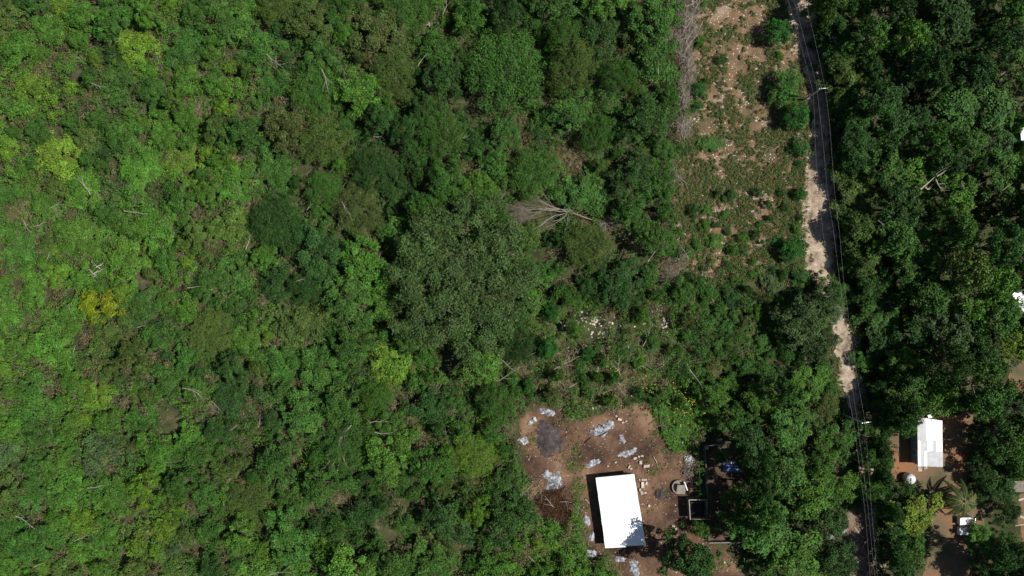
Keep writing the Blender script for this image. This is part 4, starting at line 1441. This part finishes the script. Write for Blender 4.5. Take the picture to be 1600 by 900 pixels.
# the small white-roofed house
Zh = 2.9
A, B_, C_, D = g(1433, 652, Zh), g(1472, 657, Zh + .5), g(1472.5, 729.5, Zh + .5), g(1434.5, 728.5, Zh)
cx, cy = (A[0] + C_[0]) / 2, (A[1] + C_[1]) / 2
house = empty('small_house', (cx, cy, 0), 'small house with a patched white sheet-metal roof in the right yard', 'house')
Pm = quadmap(loc(A), loc(B_), loc(C_), loc(D))
patches = [(0, .34, 0, .50, 'grey_sheet', 3, 1), (.33, 1.0, .0, .47, 'white_sheet', 6, 1), (0, .5, .47, .70, 'white_sheet', 4, 1), (.48, 1.0, .455, .70, 'white_sheet', 4, 1),
           (-.01, .50, .68, 1.0, 'white_sheet', 4, 1), (.49, 1.005, .67, 1.0, 'grey_sheet', 4, 1)]
for k, (u0, u1, v0, v1, mt, ns, _) in enumerate(patches):
    for q in range(ns):
        b = MB()
        a0, a1 = u0 + (u1 - u0) * q / ns, u0 + (u1 - u0) * (q + 1) / ns + .008
        corrugated(b, Pm, a0, min(a1, 1.01), v0 + random.uniform(-.006, .006), v1 + random.uniform(-.004, .004), 'v', 3, .012, .018 * k + .008 * (q % 2))
        mm = MAT[mt] if random.random() > .12 else MAT['grey_sheet']
        b.build('roof_sheet', mm, house)
ins = [Pm(.03, .02), Pm(.95, .02), Pm(.95, .98), Pm(.03, .98)][::-1]
wall_boxes(house, [(p.x, p.y, 0) for p in ins], Zh - .06, .18, MAT['wash_wall'])
wp, wq = Pm(.03, .70), Pm(.03, .79)
b = MB()
wm = (wp + wq) * .5
b.box((wm.x - .02, wm.y, 1.55), (.10, 1.3, 1.1))
fr = b.build('window', MAT['white_paint'], house)
b = MB()
b.box((wm.x - .06, wm.y, 1.55), (.04, 1.1, .9))
b.build('pane', MAT['window'], fr)
b = MB()
sp = Pm(.3, .99)
b.box((sp.x, sp.y - .06, 1.0), (.9, .08, 2.0))
b.build('door', MAT['plank'], house)
# flat stones before the door
for i, (px, py, sx, sy, lb) in enumerate(((1437, 733, .9, .9, 'pale flat slab below the lower left corner of the small house'), (1446, 731, .7, .5, 'small pale slab right of the larger one below the house'))):
    b = MB()
    b.box((0, 0, .06), (sx, sy, .12), .4 * i)
    o = b.build('paving_slab', MAT['pale_concrete'])
    o.location = g(px, py, .02)
    tag(o, lb, 'slab', 'slabs below the small house')
# white lump at the top of the house
b = MB()
b.box((0, 0, .35), (.9, .7, .7), .3)
b.box((.6, -.2, .2), (.5, .5, .4), .1)
o = b.build('white_crate', MAT['white_paint'])
o.location = g(1450, 649, .02)
tag(o, 'white crate-like box against the upper wall of the small house', 'crate')

# water tank
t = empty('water_tank', g(1417, 746, 0), 'white domed plastic water tank below left of the small house', 'water tank')
b = MB()
b.lathe([(.0, .02), (1.1, .02), (1.16, .15), (1.12, .5), (1.16, .6), (1.12, .7), (1.16, 1.0), (1.14, 1.35), (1.0, 1.6), (.7, 1.78), (.36, 1.86), (.34, 1.86), (0, 1.86)], 28)
b.build('tank_body', MAT['tank'], t, True)
b = MB()
b.lathe([(.34, 1.85), (.36, 1.95), (.30, 2.0), (0, 2.02)], 20)
b.build('lid', MAT['grey_sheet'], t, True)
for k in range(8):
    b = MB()
    a = k * math.pi / 4 + .2
    b.tube([(1.12 * math.cos(a), 1.12 * math.sin(a), 1.36), (.98 * math.cos(a), .98 * math.sin(a), 1.63), (.45 * math.cos(a), .45 * math.sin(a), 1.86)], .045, 5)
    b.build('rib', MAT['tank'], t)

# low white structure below the palm
x, y, _ = g(1504, 820, 0)
w = empty('wash_trough', (x, y, 0), 'low white rectangular structure half shaded by a tree below the palm', 'trough')
b = MB()
b.box((.0, 1.15, .55), (2.6, 1.5, 1.1))
b.build('upper_basin', MAT['white_paint'], w)
b = MB()
b.box((-.35, -1.1, .5), (1.8, 1.5, 1.0))
b.build('lower_basin', MAT['white_paint'], w)
b = MB()
b.box((-.1, .02, .4), (1.9, .72, .5))
b.build('shade_gap', MAT['concrete'], w)  # grey block standing in for the tree's shade between the white tops
for (bx_, by_, zz_) in ((.0, 1.15, 1.1), (-.35, -1.1, 1.0)):
    for sx in (-1, 1):
        b = MB()
        b.box((bx_ + sx * (.9 if by_ < 0 else 1.25), by_, zz_ + .05), (.1, 1.5, .1))
        b.build('rim', MAT['white_paint'], w)
b = MB()
b.tube([(1.0, 2.2, 0), (1.0, 2.2, 1.6), (1.0, 3.4, 1.9)], .06, 6)
b.tube([(1.6, 1.9, 0), (1.75, 1.9, 1.6), (1.5, 1.0, 1.7)], .06, 6)
b.build('pipe', MAT['steel'], w)

# houses at the right edge
def edge_house(label, pts, z, mats, n, wall):
    A, B_, C_, D = [g(p[0], p[1], z) for p in pts]
    global cx, cy
    cx, cy = (A[0] + C_[0]) / 2, (A[1] + C_[1]) / 2
    h = empty('edge_house', (cx, cy, 0), label, 'house')
    P = quadmap(loc(A), loc(B_), loc(C_), loc(D))
    for i in range(n):
        b = MB()
        corrugated(b, P, i / n, (i + 1) / n + .01, 0, 1, 'v', 3, .012, .01 * (i % 2))
        b.build('roof_sheet', MAT[mats[i % len(mats)]], h)
    ins = [P(.03, .03), P(.97, .03), P(.97, .97), P(.03, .97)][::-1]
    wall_boxes(h, [(p.x, p.y, 0) for p in ins], z - .06, .18, MAT[wall])
    return h


edge_house('house with a plain white roof cut by the right edge', [(1581, 455), (1640, 446), (1648, 480), (1588, 490)], 3.2, ['white_sheet'], 10, 'wash_wall')
edge_house('house with a white roof and teal lower sheets cut by the right edge', [(1594, 200), (1640, 192), (1644, 226), (1597, 232)], 3.4, ['white_sheet', 'white_sheet', 'grey_sheet'], 7, 'teal')
edge_house('dim grey-brown roofed hut in the shade at the lower right edge', [(1580, 752), (1620, 750), (1620, 770), (1582, 768)], 2.6, ['plank'], 6, 'plank')
for i, (px, py, L, a, lb) in enumerate(((1596, 780, 1.4, .3, 'pale board lying at the lower right edge, uppermost of three'), (1597, 808, 1.8, -.4, 'pale board at the lower right edge, middle of three'),
                                        (1594, 820, 2.2, .15, 'thin pale board at the lower right edge, lowest of three'))):
    b = MB()
    b.box((0, 0, .06), (L, .5 if i < 2 else .2, .08), a)
    o = b.build('board', MAT['pale_concrete'])
    o.location = g(px, py, .02)
    tag(o, lb, 'board', 'boards at the right edge')


# ------------------------------------------------------------------ the ruin
def wall_run(root, p0, p1, h, th, mat, n, name='wall_section'):
    """a broken wall as a few sections of uneven height"""
    p0, p1 = Vector((*p0[:2], 0)), Vector((*p1[:2], 0))
    d = (p1 - p0) / n
    rz = math.atan2(d.y, d.x)
    for i in range(n):
        b = MB()
        c = p0 + d * (i + .5)
        hh = h * random.uniform(.86, 1.05)
        b.box((c.x, c.y, hh / 2 - .05), (d.length - .015, th * random.uniform(.92, 1.08), hh + .1), rz)
        b.build(name, mat, root)


rx_, ry_, _ = g(1103, 770, 0)
ruin = empty('ruined_wall', (rx_, ry_, 0), 'old dark grey compound wall enclosing the shaded yard right of the shed', 'wall')
o2 = lambda px, py, z=1.3: (g(px, py, z)[0] - rx_, g(px, py, z)[1] - ry_)
wall_run(ruin, o2(1101.5, 699), o2(1106, 776), 1.35, .32, MAT['old_wall'], 9)
wall_run(ruin, o2(1107.5, 814), o2(1108.5, 846), 1.2, .28, MAT['old_wall'], 4)
wall_run(ruin, o2(1104, 697), o2(1134, 693.5), 1.4, .30, MAT['concrete'], 4)
wall_run(ruin, o2(1108, 849), o2(1162, 848), 1.1, .22, MAT['concrete'], 6)
b = MB()
b.box((*o2(1104, 699), .8), (.7, .7, 1.7))
b.build('gate_pillar', MAT['concrete'], ruin)
b = MB()
b.box((*o2(1124, 688), .7), (1.0, .7, 1.5))
b.build('gate_pillar', MAT['concrete'], ruin)
b = MB()
pp = [(*o2(1091, 694, .9), .9), (*o2(1092.5, 735, .9), .9), (*o2(1094.5, 776, .9), .9)]
b.tube(pp, .06, 6)
pr = b.build('rail', MAT['concrete'], ruin)
for q in range(6):
    b = MB()
    tt = q / 5
    c = Vector(pp[0]).lerp(Vector(pp[2]), tt)
    b.box((c.x, c.y, .42), (.12, .12, .84))
    b.build('post', MAT['concrete'], ruin)

x, y, _ = g(1091, 797, 1.2)
cis = empty('roofless_cistern', (x, y, 0), 'roofless square concrete cistern joined to the old wall right of the shed', 'cistern')
Hc = 2.25
pts = [g(1076, 780.5, Hc), g(1105.5, 780.5, Hc), g(1105.5, 812, Hc), g(1078, 812, Hc)]
pts = [(p[0] - x, p[1] - y, 0) for p in pts][::-1]
wall_boxes(cis, pts, Hc, .20, MAT['old_wall'])
for i in range(4):
    a, c = Vector(pts[i]), Vector(pts[(i + 1) % 4])
    d = (c - a).normalized()
    nrm = Vector((-d.y, d.x, 0))
    s, e = a + d * (.2 if i % 2 == 0 else 0), c - d * (.2 if i % 2 == 0 else 0)
    b = MB()
    lo = [s, e, e + nrm * .13, s + nrm * .13]
    b.hexa([(p.x, p.y, Hc + .003) for p in lo] + [(p.x, p.y, Hc + .06) for p in lo])
    b.build('coping', MAT['pale_concrete'] if i in (2, 3) else MAT['old_wall'], cis)  # sunlit rim sides painted pale, shaded sides painted dark
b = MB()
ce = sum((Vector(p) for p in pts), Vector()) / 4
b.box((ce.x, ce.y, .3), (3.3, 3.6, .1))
b.build('bottom_slab', MAT['dark'], cis)  # near-black colour paints the shade inside the cistern

# broken round concrete pad with a tilted slab and a white pipe
x, y, _ = g(1060, 760, 0)
pad = empty('broken_well', (x, y, 0), 'broken round concrete well with a tilted slab and pale pipe left of the ruin', 'well')
b = MB()
b.lathe([(1.5, 0), (1.5, .55), (1.25, .55), (1.25, .1), (0, .08)], 26)
b.build('ring', MAT['concrete'], pad)
b = MB()
b.hexa([(-.6, -1.3, .5), (1.3, -1.6, .3), (1.5, .5, .9), (-.5, .7, 1.1), (-.6, -1.3, .62), (1.3, -1.6, .42), (1.5, .5, 1.02), (-.5, .7, 1.22)])
b.build('slab', MAT['concrete'], pad)
b = MB()
b.tube([(1.0, 1.3, 1.0), (1.7, -.6, .9)], .14, 8)
b.build('pipe', MAT['white_paint'], pad)

# blue covering in the shade of the ruin
x, y, _ = g(1146, 732, .8)
tarp = empty('blue_tarp_heap', (x, y, 0), 'faded blue tarp over a low heap in the shade behind the ruined wall', 'tarp')
nx_, ny_ = 14, 8
vs = []
for j in range(ny_):
    for i in range(nx_):
        u, v = i / (nx_ - 1) - .5, j / (ny_ - 1) - .5
        e = max(abs(u), abs(v)) * 2
        vs.append((u * 4.0, v * 2.0, max(.05, .95 * (1 - e ** 4) + .12 * math.sin(9 * u + 5 * v) + .08 * random.random())))
fs = [(j * nx_ + i, j * nx_ + i + 1, (j + 1) * nx_ + i + 1, (j + 1) * nx_ + i) for j in range(ny_ - 1) for i in range(nx_ - 1)]
b = MB()
b.add(vs, fs)
b.build('cover', MAT['blue'], tarp)
b = MB()
b.box((-.6, 1.15, .35), (3.0, .4, .7), .05)
b.build('grey_board', MAT['grey_sheet'], tarp)

# rubble by the shed
RB = [(992, 716, .8, .5, .3), (998, 713, .5, .4, .3), (1003, 712, .7, .5, .4), (1010, 728, 1.5, .7, .35), (1001, 722, .6, .8, .3), (983, 729, .4, .9, .3), (986, 732, .5, .5, .3),
      (1006, 749, 1.3, .5, .35), (1004, 757, .7, 1.5, .35), (1003, 770, .7, .7, .3), (1000, 765, .5, .9, .3), (999, 749, .4, .5, .3), (1010, 755, .5, .7, .3), (1008, 769, .6, .5, .4),
      (962, 722, .6, .4, .25), (950, 728, .4, .3, .2), (1014, 790, .5, .5, .3), (1052, 822, .7, .6, .4), (1056, 826, .5, .5, .3), (1064, 845, .5, .4, .25), (1074, 699, .8, .8, .4), (1072, 694, .5, .5, .3),
      (1066, 691, .4, .4, .3), (1082, 696, .6, .4, .3), (968, 655, .9, .5, .4), (973, 660, .6, .5, .3), (963, 650, .5, .4, .3), (978, 658, .4, .4, .3), (1132, 878, .5, .4, .3), (1064, 877, .5, .5, .3)]
for i, (px, py, sx, sy, h) in enumerate(RB):
    b = MB()
    jt = lambda: random.uniform(.8, 1.1)
    z0, z1 = -.02, h
    X, Y = sx / 2, sy / 2
    b.hexa([(-X * jt(), -Y * jt(), z0), (X * jt(), -Y * jt(), z0), (X * jt(), Y * jt(), z0), (-X * jt(), Y * jt(), z0),
            (-X * jt() * .9, -Y * jt() * .9, z1 * jt()), (X * jt() * .9, -Y * jt() * .9, z1 * jt()), (X * jt() * .9, Y * jt() * .9, z1 * jt()), (-X * jt() * .9, Y * jt() * .9, z1 * jt())])
    o = b.build('concrete_rubble', MAT['pale_concrete'] if i % 4 else MAT['stone'])
    o.location = g(px, py, .02)
    o.rotation_euler = (0, 0, random.uniform(-.5, .5) if max(sx, sy) < 1 else random.uniform(-.1, .1))
    tag(o, None, 'rubble', 'broken concrete and stones on the yard')
    label_later(o, ('long pale concrete slab' if max(sx, sy) > 1.2 else 'small pale broken concrete block'), px, py)
# strewn planks on the verge by the lower track
for i, (px, py, L, a) in enumerate(((1340, 830, 2.4, -.9), (1347, 838, 1.8, -.6), (1336, 845, 1.2, .2), (1350, 850, 1.5, 1.2), (1345, 822, 1.4, -1.1), (1338, 880, 1.2, .7), (1362, 757, 1.6, -.4))):
    b = MB()
    b.box((0, 0, .07), (L, .22, .08), a)
    o = b.build('plank', MAT['dead'])
    o.location = g(px, py, .03)
    tag(o, None, 'plank', 'pale planks on the littered verge')
    label_later(o, 'pale loose plank on the littered verge', px, py)


# ------------------------------------------------------------------ the coconut palm
px_, py_ = 1506, 783
Zp = 4.6
x, y, _ = g(px_, py_, Zp)
palm = empty('coconut_palm', (x, y, 0), 'coconut palm with long drooping fronds right of the yard', 'palm')
b = MB()
b.tube([(.0, 0, -.1), (.12, .05, 1.2), (.05, .1, 2.6), (0, 0, Zp)], [.24, .17, .15, .14], 10)
b.build('trunk', MAT['bark'], palm, True)
rp = np.random.default_rng(4)
ANG = [12, 38, 70, 118, 158, 180, 200, 228, 252, 275, 300, 322, 345]
for k, adeg in enumerate(ANG):
    a = math.radians(adeg + rp.normal(0, 5))
    Lf = rp.uniform(3.6, 4.9)
    up = rp.uniform(.25, .75)
    pts = []
    for i in range(9):
        s = i / 8
        rr = Lf * (s * .95)
        zz = Zp + up * Lf * s * .9 - (.62 + up * .7) * Lf * s * s
        pts.append(Vector((rr * math.cos(a + .12 * s), rr * math.sin(a + .12 * s), zz)))
    b = MB()
    b.tube(pts, [.075, .06, .055, .05, .04, .035, .03, .025, .012], 5)
    rib = b.build('frond', MAT['frond_rib'], palm)
    P, D, T = [], [], []
    V_, F_, C_l = [], [], []
    nl_ = 46
    for q in range(nl_):
        s = .14 + .86 * q / nl_
        f = s * 8
        i = min(7, int(f))
        p = pts[i].lerp(pts[i + 1], f - i)
        d = (pts[i + 1] - pts[i]).normalized()
        side = d.cross(Vector((0, 0, 1))).normalized()
        ll = .95 * math.sin(math.pi * min(1, .22 + s * .74)) ** .8
        for sg in (-1, 1):
            tip = p + (side * sg * .8 + d * .55 + Vector((0, 0, -.35 + rp.normal(0, .12)))).normalized() * ll
            w_ = d * .10
            n0 = len(V_)
            V_ += [tuple(p - w_ * .5), tuple(p * .5 + tip * .5 - w_ + Vector((0, 0, .05))), tuple(tip), tuple(p * .5 + tip * .5 + w_ + Vector((0, 0, .05)))]
            F_.append((n0, n0 + 1, n0 + 2, n0 + 3))
            C_l += [tuple(np.array([1, 1, 1]) * rp.uniform(.7, 1.3))] * 4
    lf = link(bpy.data.objects.new('leaflets', mesh_np('leaflets', V_, F_, MAT['leaf'], np.array(C_l))), rib)
    lf.color = (.046, .082, .020, 1) if k % 5 else (.13, .13, .04, 1)
b = MB()
b.lathe([(0, Zp - .3), (.22, Zp - .2), (.30, Zp + .1), (.16, Zp + .5), (0, Zp + .7)], 10)
b.build('crown_shaft', MAT['frond_rib'], palm, True)
for k in range(5):
    b = MB()
    a = k * 1.25
    b.lathe([(0, -.16), (.11, -.08), (.14, .02), (.09, .13), (0, .17)], 9, (.34 * math.cos(a), .34 * math.sin(a), Zp - .35))
    b.build('coconut', MAT['frond_rib'], palm, True)


# ------------------------------------------------------------------ power line along the track
HP = 9.0
def power_pole(px, py, label, arm_ang):
    x, y, _ = g(px, py, HP)
    p = empty('power_pole', (x, y, 0), label, 'power pole', 'poles of the power line along the track')
    b = MB()
    b.tube([(0, 0, -.2), (0, 0, 4.5), (0, 0, HP)], [.21, .17, .12], 10)
    b.build('shaft', MAT['pole'], p)
    ca, sa = math.cos(arm_ang), math.sin(arm_ang)
    b = MB()
    b.box((ca * .35, sa * .35, HP - .25), (1.9, .12, .12), arm_ang)
    b.build('crossarm', MAT['steel'], p)
    for t in (-.5, .3, 1.2):
        b = MB()
        b.lathe([(.0, 0), (.06, .0), (.07, .1), (.05, .16), (.07, .22), (.03, .3), (0, .31)], 8, (ca * t, sa * t, HP - .19))
        b.build('insulator', MAT['white_paint'], p)
    return p


power_pole(1284, 138, 'pale concrete power pole standing beside the shaded upper track', .1)
power_pole(1351, 661, 'power pole half hidden in trees left of the small house', .15)


def wire(pts, z, label):
    ws = [Vector(g(px, py, z)) for px, py in pts]
    out = []
    for i in range(len(ws) - 1):
        n = 8
        for k in range(n):
            t = k / n
            out.append(ws[i].lerp(ws[i + 1], t))
    out.append(ws[-1])
    c = out[0].copy()
    b = MB()
    b.tube([p - c for p in out], .011, 5)
    o = b.build('power_wire', MAT['wire'])
    o.location = c
    tag(o, label, 'power wire', 'wires of the power line along the track')


wire([(1233, -30), (1258, 66), (1276, 133), (1287, 233), (1293, 300), (1303, 366), (1316, 470), (1329, 587), (1340, 661), (1357, 800), (1370, 935)], HP - .1, 'left upper wire of the power line over the track')
wire([(1251, -30), (1275, 70), (1289, 136), (1296, 190), (1304, 300), (1312, 367), (1317, 427), (1328, 513), (1341, 600), (1352, 661), (1362, 800), (1374, 935)], HP - .05, 'right upper wire of the power line over the track')
wire([(1223, -30), (1262, 110), (1271, 147), (1275, 250), (1286, 366), (1305, 480), (1320, 587), (1334, 661), (1352, 800), (1362, 935)], HP - 2.2, 'lower wire slung beneath the pair over the track')

finish_labels()
print('objects', len(bpy.data.objects))
